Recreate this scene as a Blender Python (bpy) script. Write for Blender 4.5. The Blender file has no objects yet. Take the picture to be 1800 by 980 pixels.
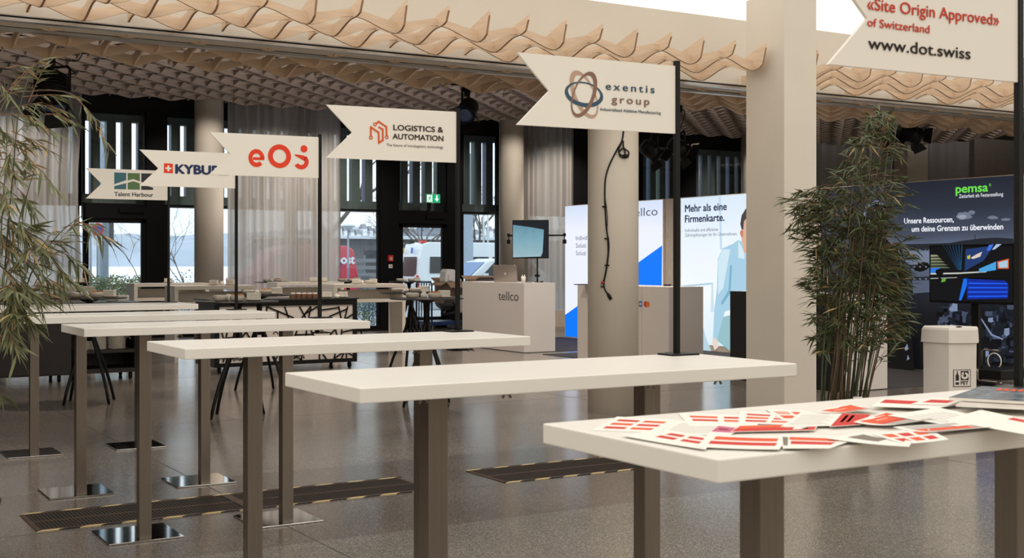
import bpy, bmesh, math, random
from mathutils import Vector, Matrix
random.seed(7)
scene = bpy.context.scene
COL = scene.collection
PI = math.pi

# ------------------------------------------------------------------ camera, light, exposure
FPX, HORIZON, YAW, EYE = 2193.0, 460.13, math.radians(31.124), 1.418
SN, CS = math.sin(YAW), math.cos(YAW)
cam_data = bpy.data.cameras.new('camera')
cam = bpy.data.objects.new('camera', cam_data)
COL.objects.link(cam)
cam.location = (0, 0, EYE)
cam.rotation_euler = (PI / 2, 0, -YAW)
cam_data.sensor_width = 36.0
cam_data.lens = FPX / 1800 * 36
cam_data.shift_y = -(490 - HORIZON) / 1800
cam_data.clip_start = 0.05
cam_data.clip_end = 3000
cam_data.dof.use_dof = True
cam_data.dof.focus_distance = 8.0
cam_data.dof.aperture_fstop = 11.0
scene.camera = cam

world = bpy.data.worlds.new('overcast_sky')
scene.world = world
world.use_nodes = True
wn = world.node_tree
bg = wn.nodes['Background']
bg.inputs[0].default_value = (0.86, 0.93, 1.0, 1)
bg.inputs[1].default_value = 1.55

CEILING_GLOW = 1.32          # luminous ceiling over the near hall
FILL_STRIP_POWER = 330             # unseen strip added to brighten the far canopy and curtains
SPOT_POWER = 260             # small warm downlights under the far ceiling
scene.view_settings.view_transform = 'Standard'
scene.view_settings.look = 'None'
scene.view_settings.gamma = 1.0
scene.view_settings.use_curve_mapping = False
scene.view_settings.exposure = 0.0
scene.cycles.max_bounces = 10
scene.cycles.transparent_max_bounces = 16
scene.cycles.sample_clamp_indirect = 6.0


def downlight(name, loc, power, size=1.2, aim=None, color=(1.0, 0.90, 0.78), blend=0.6, radius=0.06):
    d = bpy.data.lights.new(name, 'SPOT')
    d.energy = power
    d.color = color
    d.spot_size = size
    d.spot_blend = blend
    d.shadow_soft_size = radius
    o = bpy.data.objects.new(name, d)
    COL.objects.link(o)
    o.location = loc
    v = Vector(aim) - Vector(loc) if aim else Vector((0, 0, -1))
    o.rotation_euler = v.to_track_quat('-Z', 'Y').to_euler()
    return o


# ------------------------------------------------------------------ where things stand
def fl(u, v, Z=0.0):
    """point of the horizontal plane at height Z"""
    d = FPX * (EYE - Z) / (v - HORIZON)
    r = (u - 900) / FPX
    return Vector((d * (SN + r * CS), d * (CS - r * SN), Z))


def ray(u, v):
    r = (u - 900) / FPX
    return Vector((SN + r * CS, CS - r * SN, -(v - HORIZON) / FPX))


def atY(u, v, Y):
    k = ray(u, v)
    return Vector((0, 0, EYE)) + k * (Y / k.y)


def atX(u, v, X):
    k = ray(u, v)
    return Vector((0, 0, EYE)) + k * (X / k.x)


def atD(u, v, d):
    return Vector((0, 0, EYE)) + ray(u, v) * d


class Plane:
    """an upright surface with its own two axes: a along, b up"""

    def __init__(self, origin, xdir, up=(0, 0, 1)):
        self.o = Vector(origin)
        self.x = Vector(xdir).normalized()
        self.u = Vector(up).normalized()
        self.n = self.x.cross(self.u).normalized()      # faces the reader

    def at(self, a, b, lift=0.0):
        return self.o + self.x * a + self.u * b + self.n * lift

    def px(self, u, v):
        k = ray(u, v)
        e = Vector((0, 0, EYE))
        t = (self.o - e).dot(self.n) / k.dot(self.n)
        p = e + k * t - self.o
        return (p.dot(self.x), p.dot(self.u))


# ------------------------------------------------------------------ materials
def lin(c):
    return tuple(((x / 255) / 12.92 if x / 255 <= 0.04045 else ((x / 255 + 0.055) / 1.055) ** 2.4) for x in c)


MATS = {}


def mat(name, rgb, rough=0.5, metal=0.0, spec=0.5, var=0.06, scale=12.0, stretch=None, bump=0.0, coat=0.0):
    """principled surface, rgb in sRGB 0-255, with a little procedural variation"""
    if name in MATS:
        return MATS[name]
    m = bpy.data.materials.new(name)
    m.use_nodes = True
    nt = m.node_tree
    b = nt.nodes['Principled BSDF']
    b.inputs['Roughness'].default_value = rough
    b.inputs['Metallic'].default_value = metal
    b.inputs['Specular IOR Level'].default_value = spec
    if coat:
        b.inputs['Coat Weight'].default_value = coat
        b.inputs['Coat Roughness'].default_value = 0.1
    c = lin(rgb)
    if var > 0:
        tc = nt.nodes.new('ShaderNodeTexCoord')
        mp = nt.nodes.new('ShaderNodeMapping')
        if stretch:
            mp.inputs['Scale'].default_value = stretch
        no = nt.nodes.new('ShaderNodeTexNoise')
        no.inputs['Scale'].default_value = scale
        no.inputs['Detail'].default_value = 3
        rp = nt.nodes.new('ShaderNodeValToRGB')
        rp.color_ramp.elements[0].position = 0.3
        rp.color_ramp.elements[1].position = 0.7
        rp.color_ramp.elements[0].color = tuple(x * (1 - var) for x in c) + (1,)
        rp.color_ramp.elements[1].color = tuple(min(1, x * (1 + var)) for x in c) + (1,)
        nt.links.new(tc.outputs['Object'], mp.inputs['Vector'])
        nt.links.new(mp.outputs['Vector'], no.inputs['Vector'])
        nt.links.new(no.outputs['Fac'], rp.inputs['Fac'])
        nt.links.new(rp.outputs['Color'], b.inputs['Base Color'])
        if bump:
            bp = nt.nodes.new('ShaderNodeBump')
            bp.inputs['Strength'].default_value = bump
            bp.inputs['Distance'].default_value = 0.01
            nt.links.new(no.outputs['Fac'], bp.inputs['Height'])
            nt.links.new(bp.outputs['Normal'], b.inputs['Normal'])
    else:
        b.inputs['Base Color'].default_value = c + (1,)
    MATS[name] = m
    return m


def glow(name, rgb, strength=1.0):
    """something that gives off light: lit sign print, screen, lamp"""
    if name in MATS:
        return MATS[name]
    m = bpy.data.materials.new(name)
    m.use_nodes = True
    nt = m.node_tree
    b = nt.nodes['Principled BSDF']
    b.inputs['Base Color'].default_value = (0.02, 0.02, 0.02, 1)
    b.inputs['Roughness'].default_value = 0.4
    b.inputs['Specular IOR Level'].default_value = 0.08
    b.inputs['Emission Color'].default_value = lin(rgb) + (1,)
    b.inputs['Emission Strength'].default_value = strength
    MATS[name] = m
    return m


def glow_ramp(name, stops, axis=2, noise=0.0, scale=3.0, strength=1.0):
    """lit print whose picture runs through several tones along one axis"""
    m = bpy.data.materials.new(name)
    m.use_nodes = True
    nt = m.node_tree
    b = nt.nodes['Principled BSDF']
    b.inputs['Base Color'].default_value = (0.02, 0.02, 0.02, 1)
    b.inputs['Specular IOR Level'].default_value = 0.08
    tc = nt.nodes.new('ShaderNodeTexCoord')
    sp = nt.nodes.new('ShaderNodeSeparateXYZ')
    nt.links.new(tc.outputs['Generated'], sp.inputs[0])
    src = sp.outputs[axis]
    if noise:
        no = nt.nodes.new('ShaderNodeTexNoise')
        no.inputs['Scale'].default_value = scale
        no.inputs['Detail'].default_value = 5
        nt.links.new(tc.outputs['Generated'], no.inputs['Vector'])
        ma = nt.nodes.new('ShaderNodeMath')
        ma.operation = 'MULTIPLY_ADD'
        ma.inputs[1].default_value = noise
        nt.links.new(no.outputs['Fac'], ma.inputs[0])
        nt.links.new(src, ma.inputs[2])
        ms = nt.nodes.new('ShaderNodeMath')
        ms.operation = 'SUBTRACT'
        ms.inputs[1].default_value = noise * 0.5
        nt.links.new(ma.outputs[0], ms.inputs[0])
        src = ms.outputs[0]
    rp = nt.nodes.new('ShaderNodeValToRGB')
    cr = rp.color_ramp
    while len(cr.elements) < len(stops):
        cr.elements.new(0.5)
    for e, (p, c) in zip(cr.elements, stops):
        e.position = p
        e.color = lin(c) + (1,)
    nt.links.new(src, rp.inputs['Fac'])
    nt.links.new(rp.outputs['Color'], b.inputs['Emission Color'])
    b.inputs['Emission Strength'].default_value = strength
    MATS[name] = m
    return m


def glass_material():
    m = bpy.data.materials.new('window_glass')
    m.use_nodes = True
    nt = m.node_tree
    nt.nodes.clear()
    out = nt.nodes.new('ShaderNodeOutputMaterial')
    tr = nt.nodes.new('ShaderNodeBsdfTransparent')
    tr.inputs[0].default_value = (0.93, 0.97, 0.98, 1)
    gl = nt.nodes.new('ShaderNodeBsdfGlossy')
    gl.inputs['Roughness'].default_value = 0.02
    mx = nt.nodes.new('ShaderNodeMixShader')
    fr = nt.nodes.new('ShaderNodeFresnel')
    fr.inputs[0].default_value = 1.45
    nt.links.new(fr.outputs[0], mx.inputs[0])
    nt.links.new(tr.outputs[0], mx.inputs[1])
    nt.links.new(gl.outputs[0], mx.inputs[2])
    nt.links.new(mx.outputs[0], out.inputs[0])
    return m


def sheer_material(name, rgb, through=0.35, bare=0.12):
    m = bpy.data.materials.new(name)
    m.use_nodes = True
    nt = m.node_tree
    nt.nodes.clear()
    out = nt.nodes.new('ShaderNodeOutputMaterial')
    c = lin(rgb) + (1,)
    df = nt.nodes.new('ShaderNodeBsdfDiffuse')
    df.inputs[0].default_value = c
    tl = nt.nodes.new('ShaderNodeBsdfTranslucent')
    tl.inputs[0].default_value = c
    tr = nt.nodes.new('ShaderNodeBsdfTransparent')
    wv = nt.nodes.new('ShaderNodeTexNoise')
    tc = nt.nodes.new('ShaderNodeTexCoord')
    mp = nt.nodes.new('ShaderNodeMapping')
    mp.inputs['Scale'].default_value = (9, 9, 0.05)
    nt.links.new(tc.outputs['Object'], mp.inputs[0])
    nt.links.new(mp.outputs[0], wv.inputs['Vector'])
    wv.inputs['Scale'].default_value = 1.0
    mm = nt.nodes.new('ShaderNodeMapRange')
    mm.inputs[1].default_value = 0.35
    mm.inputs[2].default_value = 0.65
    mm.inputs[3].default_value = bare * 0.3
    mm.inputs[4].default_value = bare * 1.7
    nt.links.new(wv.outputs['Fac'], mm.inputs[0])
    m1 = nt.nodes.new('ShaderNodeMixShader')
    m1.inputs[0].default_value = through
    m2 = nt.nodes.new('ShaderNodeMixShader')
    nt.links.new(df.outputs[0], m1.inputs[1])
    nt.links.new(tl.outputs[0], m1.inputs[2])
    nt.links.new(mm.outputs[0], m2.inputs[0])
    nt.links.new(m1.outputs[0], m2.inputs[1])
    nt.links.new(tr.outputs[0], m2.inputs[2])
    nt.links.new(m2.outputs[0], out.inputs[0])
    return m


def terrazzo_material():
    m = bpy.data.materials.new('polished_terrazzo')
    m.use_nodes = True
    nt = m.node_tree
    b = nt.nodes['Principled BSDF']
    tc = nt.nodes.new('ShaderNodeTexCoord')

    def noise(scale, detail, lo, hi, c0, c1):
        n = nt.nodes.new('ShaderNodeTexNoise')
        n.inputs['Scale'].default_value = scale
        n.inputs['Detail'].default_value = detail
        nt.links.new(tc.outputs['Object'], n.inputs['Vector'])
        r = nt.nodes.new('ShaderNodeValToRGB')
        r.color_ramp.elements[0].position = lo
        r.color_ramp.elements[1].position = hi
        r.color_ramp.elements[0].color = c0
        r.color_ramp.elements[1].color = c1
        nt.links.new(n.outputs['Fac'], r.inputs['Fac'])
        return r, n
    base, bn = noise(0.9, 4, 0.3, 0.7, lin((116, 108, 101)) + (1,), lin((131, 122, 114)) + (1,))
    vo = nt.nodes.new('ShaderNodeTexVoronoi')
    vo.inputs['Scale'].default_value = 190
    nt.links.new(tc.outputs['Object'], vo.inputs['Vector'])
    hs = nt.nodes.new('ShaderNodeSeparateColor')
    nt.links.new(vo.outputs['Color'], hs.inputs[0])
    chip = nt.nodes.new('ShaderNodeValToRGB')
    el = chip.color_ramp.elements
    el[0].position, el[0].color = 0.0, (0.42, 0.42, 0.42, 1)
    el[1].position, el[1].color = 1.0, (2.2, 2.15, 2.05, 1)
    for p, c in ((0.3, 0.62), (0.6, 0.95), (0.84, 1.1)):
        e = el.new(p)
        e.color = (c, c, c, 1)
    nt.links.new(hs.outputs[0], chip.inputs['Fac'])
    mx = nt.nodes.new('ShaderNodeMix')
    mx.data_type = 'RGBA'
    mx.blend_type = 'MULTIPLY'
    mx.inputs['Factor'].default_value = 0.8
    nt.links.new(base.outputs['Color'], mx.inputs['A'])
    nt.links.new(chip.outputs['Color'], mx.inputs['B'])
    # stepped tone bands in the floor colour, running along the hall
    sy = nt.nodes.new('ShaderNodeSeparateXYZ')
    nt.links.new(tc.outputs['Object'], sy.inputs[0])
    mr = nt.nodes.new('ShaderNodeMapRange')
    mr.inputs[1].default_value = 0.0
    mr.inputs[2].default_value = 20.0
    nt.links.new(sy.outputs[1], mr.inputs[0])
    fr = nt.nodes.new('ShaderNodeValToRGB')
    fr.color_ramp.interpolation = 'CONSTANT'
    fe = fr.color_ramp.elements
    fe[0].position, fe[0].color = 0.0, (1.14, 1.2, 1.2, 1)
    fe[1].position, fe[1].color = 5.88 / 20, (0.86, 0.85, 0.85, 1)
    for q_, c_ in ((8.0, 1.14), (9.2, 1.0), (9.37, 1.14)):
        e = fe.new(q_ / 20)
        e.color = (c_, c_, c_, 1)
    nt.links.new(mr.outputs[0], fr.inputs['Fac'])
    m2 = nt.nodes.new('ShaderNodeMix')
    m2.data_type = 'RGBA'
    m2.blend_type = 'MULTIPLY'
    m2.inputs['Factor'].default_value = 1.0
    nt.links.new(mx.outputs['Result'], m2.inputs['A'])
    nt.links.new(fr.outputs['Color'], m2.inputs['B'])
    nt.links.new(m2.outputs['Result'], b.inputs['Base Color'])
    rr = nt.nodes.new('ShaderNodeMapRange')
    rr.inputs[3].default_value = 0.12
    rr.inputs[4].default_value = 0.23
    nt.links.new(bn.outputs['Fac'], rr.inputs[0])
    nt.links.new(rr.outputs[0], b.inputs['Roughness'])
    b.inputs['Specular IOR Level'].default_value = 0.5
    return m


M_WHITE_TOP = mat('cream_laminate', (241, 236, 229), rough=0.32, spec=0.3, var=0.015, scale=3)
M_STEEL = mat('brushed_steel', (136, 127, 118), rough=0.30, metal=0.85, var=0.08, scale=6, stretch=(60, 60, 0.6))
M_CHROME = mat('polished_steel_plate', (205, 203, 200), rough=0.06, metal=1.0, var=0.02, scale=2, bump=0.03)
M_BLACK = mat('black_metal', (15, 14, 13), rough=0.45, spec=0.25, var=0.1)
M_DARKTOP = mat('black_table_top', (36, 34, 33), rough=0.35, var=0.1)
M_FRAME = mat('black_window_frame', (11, 11, 12), rough=0.6, spec=0.2, var=0.1)
M_CABINET = mat('dark_cabinet_panel', (34, 28, 26), rough=0.5, var=0.12)
M_PLASTER = mat('beige_plaster', (224, 214, 200), rough=0.75, var=0.025, scale=1.6)
M_COLUMN = mat('painted_concrete', (226, 216, 202), rough=0.6, var=0.03, scale=2.2, bump=0.02)
M_WOOD = mat('birch_plywood', (230, 203, 175), rough=0.6, var=0.08, scale=3.0, stretch=(1.2, 1.2, 14))
M_WOOD_EDGE_SHADE = mat('plywood_edge_shade', (172, 132, 100), rough=0.7, var=0.1)  # shade under the near canopies' boards, painted into their lower edges
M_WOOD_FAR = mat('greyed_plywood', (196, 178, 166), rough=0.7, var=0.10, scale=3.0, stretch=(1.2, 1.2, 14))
M_ALU = mat('aluminium_rail', (190, 188, 186), rough=0.35, metal=0.8, var=0.05)
M_FLAG = mat('flag_board', (242, 236, 226), rough=0.55, var=0.012, scale=2)
M_PAPER = mat('white_paper', (240, 236, 228), rough=0.6, var=0.01)
M_STONEWARE = mat('grey_stoneware', (200, 190, 176), rough=0.45, var=0.06, scale=30)
M_CHINA = mat('white_china', (236, 230, 220), rough=0.3, var=0.02)
M_NAPKIN = mat('white_napkin', (240, 234, 224), rough=0.9, var=0.03, scale=40)
M_SNACK = mat('orange_snacks', (206, 138, 74), rough=0.8, var=0.25, scale=60)
M_WHITEBOX = mat('white_counter_panel', (222, 214, 208), rough=0.45, var=0.015, scale=2)
M_WHITEWOOD = mat('white_lacquer', (228, 219, 207), rough=0.4, var=0.02, scale=3)
M_CARD = mat('brown_cardboard', (160, 132, 108), rough=0.85, var=0.08, scale=6)
M_FOAM = mat('white_foam', (238, 234, 228), rough=0.9, var=0.04, scale=60, bump=0.1)
M_GLASS = glass_material()
M_RUBBER = mat('black_rubber', (18, 18, 18), rough=0.7, var=0.1)


# ------------------------------------------------------------------ builders
SHIFT = {}


class MB:
    def __init__(self):
        self.bm = bmesh.new()

    def poly(self, pts, mi=0):
        f = self.bm.faces.new([self.bm.verts.new(p) for p in pts])
        f.material_index = mi
        return f

    def hexa(self, p, mi=0):
        """eight corners: bottom four counter-clockwise, top four"""
        v = [self.bm.verts.new(q) for q in p]
        for idx in ((3, 2, 1, 0), (4, 5, 6, 7), (0, 1, 5, 4), (1, 2, 6, 5), (2, 3, 7, 6), (3, 0, 4, 7)):
            f = self.bm.faces.new([v[i] for i in idx])
            f.material_index = mi
        return self

    def box(self, x0, y0, z0, x1, y1, z1, mi=0, M=None):
        if x0 > x1: x0, x1 = x1, x0
        if y0 > y1: y0, y1 = y1, y0
        if z0 > z1: z0, z1 = z1, z0
        p = [Vector(q) for q in ((x0, y0, z0), (x1, y0, z0), (x1, y1, z0), (x0, y1, z0),
                                 (x0, y0, z1), (x1, y0, z1), (x1, y1, z1), (x0, y1, z1))]
        if M:
            p = [M @ q for q in p]
        return self.hexa(p, mi)

    def tube(self, pts, r, n=8, caps=True, mi=0):
        pts = [Vector(p) for p in pts]
        rs = r if isinstance(r, (list, tuple)) else [r] * len(pts)
        rings = []
        t0 = (pts[1] - pts[0]).normalized()
        a = Vector((0, 0, 1)) if abs(t0.z) < 0.9 else Vector((1, 0, 0))
        nrm = t0.cross(a).normalized()
        for i, p in enumerate(pts):
            if i == 0: t = pts[1] - pts[0]
            elif i == len(pts) - 1: t = pts[-1] - pts[-2]
            else: t = pts[i + 1] - pts[i - 1]
            t.normalize()
            nrm = (nrm - t * nrm.dot(t))
            if nrm.length < 1e-6: nrm = t.orthogonal()
            nrm.normalize()
            b = t.cross(nrm)
            rings.append([self.bm.verts.new(p + (nrm * math.cos(2 * PI * k / n) + b * math.sin(2 * PI * k / n)) * rs[i]) for k in range(n)])
        for i in range(len(rings) - 1):
            for k in range(n):
                f = self.bm.faces.new((rings[i][k], rings[i][(k + 1) % n], rings[i + 1][(k + 1) % n], rings[i + 1][k]))
                f.smooth = n > 5
                f.material_index = mi
        if caps:
            f = self.bm.faces.new(list(reversed(rings[0]))); f.material_index = mi
            f = self.bm.faces.new(rings[-1]); f.material_index = mi
        return self

    def lathe(self, prof, c=(0, 0, 0), n=20, mi=0, M=None, cap0=True, cap1=True):
        c = Vector(c)
        rings = []
        for (r, z) in prof:
            ring = []
            for k in range(n):
                p = Vector((r * math.cos(2 * PI * k / n), r * math.sin(2 * PI * k / n), z))
                if M: p = M @ p
                ring.append(self.bm.verts.new(p + c))
            rings.append(ring)
        for i in range(len(rings) - 1):
            for k in range(n):
                f = self.bm.faces.new((rings[i][k], rings[i][(k + 1) % n], rings[i + 1][(k + 1) % n], rings[i + 1][k]))
                f.smooth = True
                f.material_index = mi
        if cap0 and prof[0][0] > 1e-5: self.bm.faces.new(list(reversed(rings[0]))).material_index = mi
        if cap1 and prof[-1][0] > 1e-5: self.bm.faces.new(rings[-1]).material_index = mi
        return self

    def slab(self, pl, pts, lift, thick, mi=0):
        """outline in a Plane's own coordinates, given a thickness"""
        k = len(pts)
        lo = [self.bm.verts.new(pl.at(a, b, lift)) for a, b in pts]
        hi = [self.bm.verts.new(pl.at(a, b, lift + thick)) for a, b in pts]
        try:
            self.bm.faces.new(hi).material_index = mi
            self.bm.faces.new(list(reversed(lo))).material_index = mi
        except ValueError:
            pass
        for i in range(k):
            f = self.bm.faces.new((lo[i], lo[(i + 1) % k], hi[(i + 1) % k], hi[i]))
            f.material_index = mi
        return self

    def flat(self, pl, pts, lift, mi=0):
        f = self.bm.faces.new([self.bm.verts.new(pl.at(a, b, lift)) for a, b in pts])
        f.material_index = mi
        return self

    def ring2d(self, pl, ca, cb, ra, rb, ia, ib, ang=0.0, lift=0.002, off=(0, 0), n=40, a0=0, a1=2 * PI):
        """flat elliptical ring, its hole may sit off centre"""
        full = abs(a1 - a0 - 2 * PI) < 1e-6
        m = n if full else n + 1
        o, i_ = [], []
        for k in range(m):
            t = a0 + (a1 - a0) * k / n
            for lst, A, B, dx, dy in ((o, ra, rb, 0, 0), (i_, ia, ib, off[0], off[1])):
                x, y = A * math.cos(t) + dx, B * math.sin(t) + dy
                lst.append(self.bm.verts.new(pl.at(ca + x * math.cos(ang) - y * math.sin(ang), cb + x * math.sin(ang) + y * math.cos(ang), lift)))
        for k in range(n):
            q = (k + 1) % m
            self.bm.faces.new((o[k], o[q], i_[q], i_[k]))
        return self

    def stroke(self, pl, pts, w, lift=0.002):
        """flat polyline of width w"""
        for (a, b), (c, d) in zip(pts[:-1], pts[1:]):
            lift += 0.00015
            v = Vector((c - a, d - b))
            if v.length < 1e-7: continue
            v.normalize()
            nx, ny = -v.y * w / 2, v.x * w / 2
            ex, ey = v.x * w / 2, v.y * w / 2
            self.flat(pl, ((a - ex + nx, b - ey + ny), (a - ex - nx, b - ey - ny), (c + ex - nx, d + ey - ny), (c + ex + nx, d + ey + ny)), lift)
        return self

    def build(self, name, m, parent=None, smooth=False, bevel=0.0):
        me = bpy.data.meshes.new(name)
        bmesh.ops.recalc_face_normals(self.bm, faces=self.bm.faces[:])
        self.bm.to_mesh(me)
        self.bm.free()
        o = bpy.data.objects.new(name, me)
        COL.objects.link(o)
        for x in (m if isinstance(m, (list, tuple)) else [m]):
            me.materials.append(x)
        if parent is not None:
            o.parent = parent
            s = SHIFT.get(parent.name)
            if s is not None:
                me.transform(Matrix.Translation(-s))
                SHIFT[o.name] = s
        if smooth:
            for p in me.polygons: p.use_smooth = True
        if bevel:
            bv = o.modifiers.new('bevel', 'BEVEL')
            bv.width = bevel
            bv.segments = 2
            bv.limit_method = 'ANGLE'
        return o


def thing(name, label, cat, loc=(0, 0, 0), rotz=0.0, group=None, world=True):
    """an Empty at the thing's base; its parts are built in world space (world=True) or in its own space"""
    o = bpy.data.objects.new(name, None)
    COL.objects.link(o)
    o.location = loc
    o.rotation_euler = (0, 0, rotz)
    o.empty_display_size = 0.1
    o['label'] = label
    o['category'] = cat
    if group: o['group'] = group
    if world: SHIFT[o.name] = Vector(loc)
    return o


def tag(o, label, cat, group=None, kind=None):
    o['label'] = label
    o['category'] = cat
    if group: o['group'] = group
    if kind: o['kind'] = kind
    return o


def struct(o, label=None):
    o['kind'] = 'structure'
    if label: o['label'] = label
    return o


def dup(root, loc, rotz, label, group=None, cat=None):
    """copy a thing with its parts and their sub-parts"""
    r = root.copy()
    COL.objects.link(r)
    r.location = loc
    r.rotation_euler = (0, 0, rotz)
    r['label'] = label
    if group: r['group'] = group
    for ch in list(root.children):
        c = ch.copy()
        COL.objects.link(c)
        c.parent = r
        for g in list(ch.children):
            e = g.copy()
            COL.objects.link(e)
            e.parent = c
    return r


def letters(s, pl, a, b, size, m, parent, name='lettering', width=None, lift=0.002, bold=0.0, align='LEFT', spacing=1.0, shear=0.0):
    """a line of text as a flat mesh on a Plane: a, b is the start of its baseline, size its capital height"""
    cu = bpy.data.curves.new('text', 'FONT')
    cu.body = s
    cu.size = 1.0
    cu.space_character = spacing
    cu.shear = shear
    cu.fill_mode = 'FRONT'
    cu.resolution_u = 4
    ob = bpy.data.objects.new('text', cu)
    COL.objects.link(ob)
    dg = bpy.context.evaluated_depsgraph_get()
    me = bpy.data.meshes.new_from_object(ob.evaluated_get(dg))
    bpy.data.objects.remove(ob)
    bpy.data.curves.remove(cu)
    xs = [v.co.x for v in me.vertices]
    x0, x1 = min(xs), max(xs)
    ky = size / 0.70
    kx = width / (x1 - x0) if width else ky
    w = (x1 - x0) * kx
    da = {'LEFT': 0, 'CENTER': -w / 2, 'RIGHT': -w}[align]
    for v in me.vertices:
        v.co = pl.at(a + da + (v.co.x - x0) * kx, b + v.co.y * ky, lift)
    if bold:                                     # heavier strokes: the same outline set again a hair apart
        bm = bmesh.new()
        for k, (dx, dy) in enumerate(((0, 0), (1, 0), (-1, 0), (0, 0.8), (0, -0.8), (0.7, 0.6), (-0.7, -0.6))):
            n0 = len(bm.verts)
            bm.from_mesh(me)
            bm.verts.ensure_lookup_table()
            sh = pl.x * (dx * bold * 0.8 * kx) + pl.u * (dy * bold * 0.8 * ky) + pl.n * (0.00012 * k)
            for v in bm.verts[n0:]: v.co += sh
        bm.to_mesh(me)
        bm.free()
    me.materials.append(m)
    me.name = name
    o = bpy.data.objects.new(name, me)
    COL.objects.link(o)
    if parent is not None:
        o.parent = parent
        s_ = SHIFT.get(parent.name)
        if s_ is not None:
            me.transform(Matrix.Translation(-s_))
            SHIFT[o.name] = s_
    return o


def letters_px(s, pl, u0, v0, u1, v1, cap, m, parent, **k):
    """text whose baseline runs between two points seen on the Plane; cap is its capital height in the picture"""
    a0, b0 = pl.px(u0, v0)
    a1, b1 = pl.px(u1, v1)
    _, bt = pl.px(u0, v0 - cap)
    return letters(s, pl, a0, (b0 + b1) / 2, bt - b0, m, parent, width=a1 - a0, **k)

# ------------------------------------------------------------------ the hall
WALL_Y = 23.5
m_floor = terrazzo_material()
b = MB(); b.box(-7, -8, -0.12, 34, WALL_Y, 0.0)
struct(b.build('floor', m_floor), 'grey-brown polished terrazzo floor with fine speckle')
b = MB()
for x in (2.43, 7.3, 12.2):
    b.box(x - 0.0025, -8, 0.0, x + 0.0025, WALL_Y, 0.0006)
for y in (6.86, 10.9, 15.2):
    b.box(-7, y - 0.0025, 0.0, 34, y + 0.0025, 0.0006)
struct(b.build('trim_9', mat('floor_joint', (66, 60, 56), rough=0.6)), 'thin dark expansion joints in the terrazzo')

b = MB(); b.box(-7, -8, 3.81, 34, 9.40, 3.85)
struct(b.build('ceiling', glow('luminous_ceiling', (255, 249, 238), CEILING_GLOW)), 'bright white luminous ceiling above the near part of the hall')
b = MB(); b.box(-7, 9.40, 4.86, 34, WALL_Y + 0.2, 4.92)
struct(b.build('ceiling_far', mat('dark_ceiling', (70, 64, 60), rough=0.9)), 'dark ceiling over the window side')
b = MB(); b.box(-7.1, -8, 0, -7, WALL_Y, 4.9); struct(b.build('wall_left', M_PLASTER))
b = MB(); b.box(34, -8, 0, 34.1, WALL_Y, 4.9); struct(b.build('wall_right', mat('grey_wall_paint', (168, 160, 152), rough=0.8)))
b = MB(); b.box(-7, -8.1, 0, 34, -8, 4.9); struct(b.build('wall_back', M_PLASTER))

# beam over the hall: two plastered fascias with aluminium tracks along their lower edges
b = MB(); b.box(-7, 9.40, 3.15, 34, 9.45, 4.9); struct(b.build('trim_1', M_PLASTER), 'beige plastered fascia above the tables')
b = MB(); b.box(-7, 9.80, 3.15, 34, 9.85, 4.9); struct(b.build('trim_2', M_PLASTER), 'second beige fascia just behind the first')
for k, y in ((3, 9.40), (4, 9.80)):
    b = MB()
    b.box(-7, y - 0.006, 3.127, 34, y + 0.056, 3.15)
    b.box(-7, y - 0.010, 3.162, 34, y + 0.0, 3.171)
    struct(b.build('trim_%d' % k, M_ALU), 'thin aluminium track along the fascia edge')
    b = MB(); b.box(-7, y - 0.004, 3.151, 34, y + 0.02, 3.161)
    struct(b.build('trim_%d' % (k + 2), M_FRAME), 'dark slot above the aluminium track')


b = MB(); b.box(-7, 9.45, 3.155, 34, 9.80, 3.20); struct(b.build('trim_7', M_PLASTER), 'plastered soffit between the two aluminium tracks')


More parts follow.
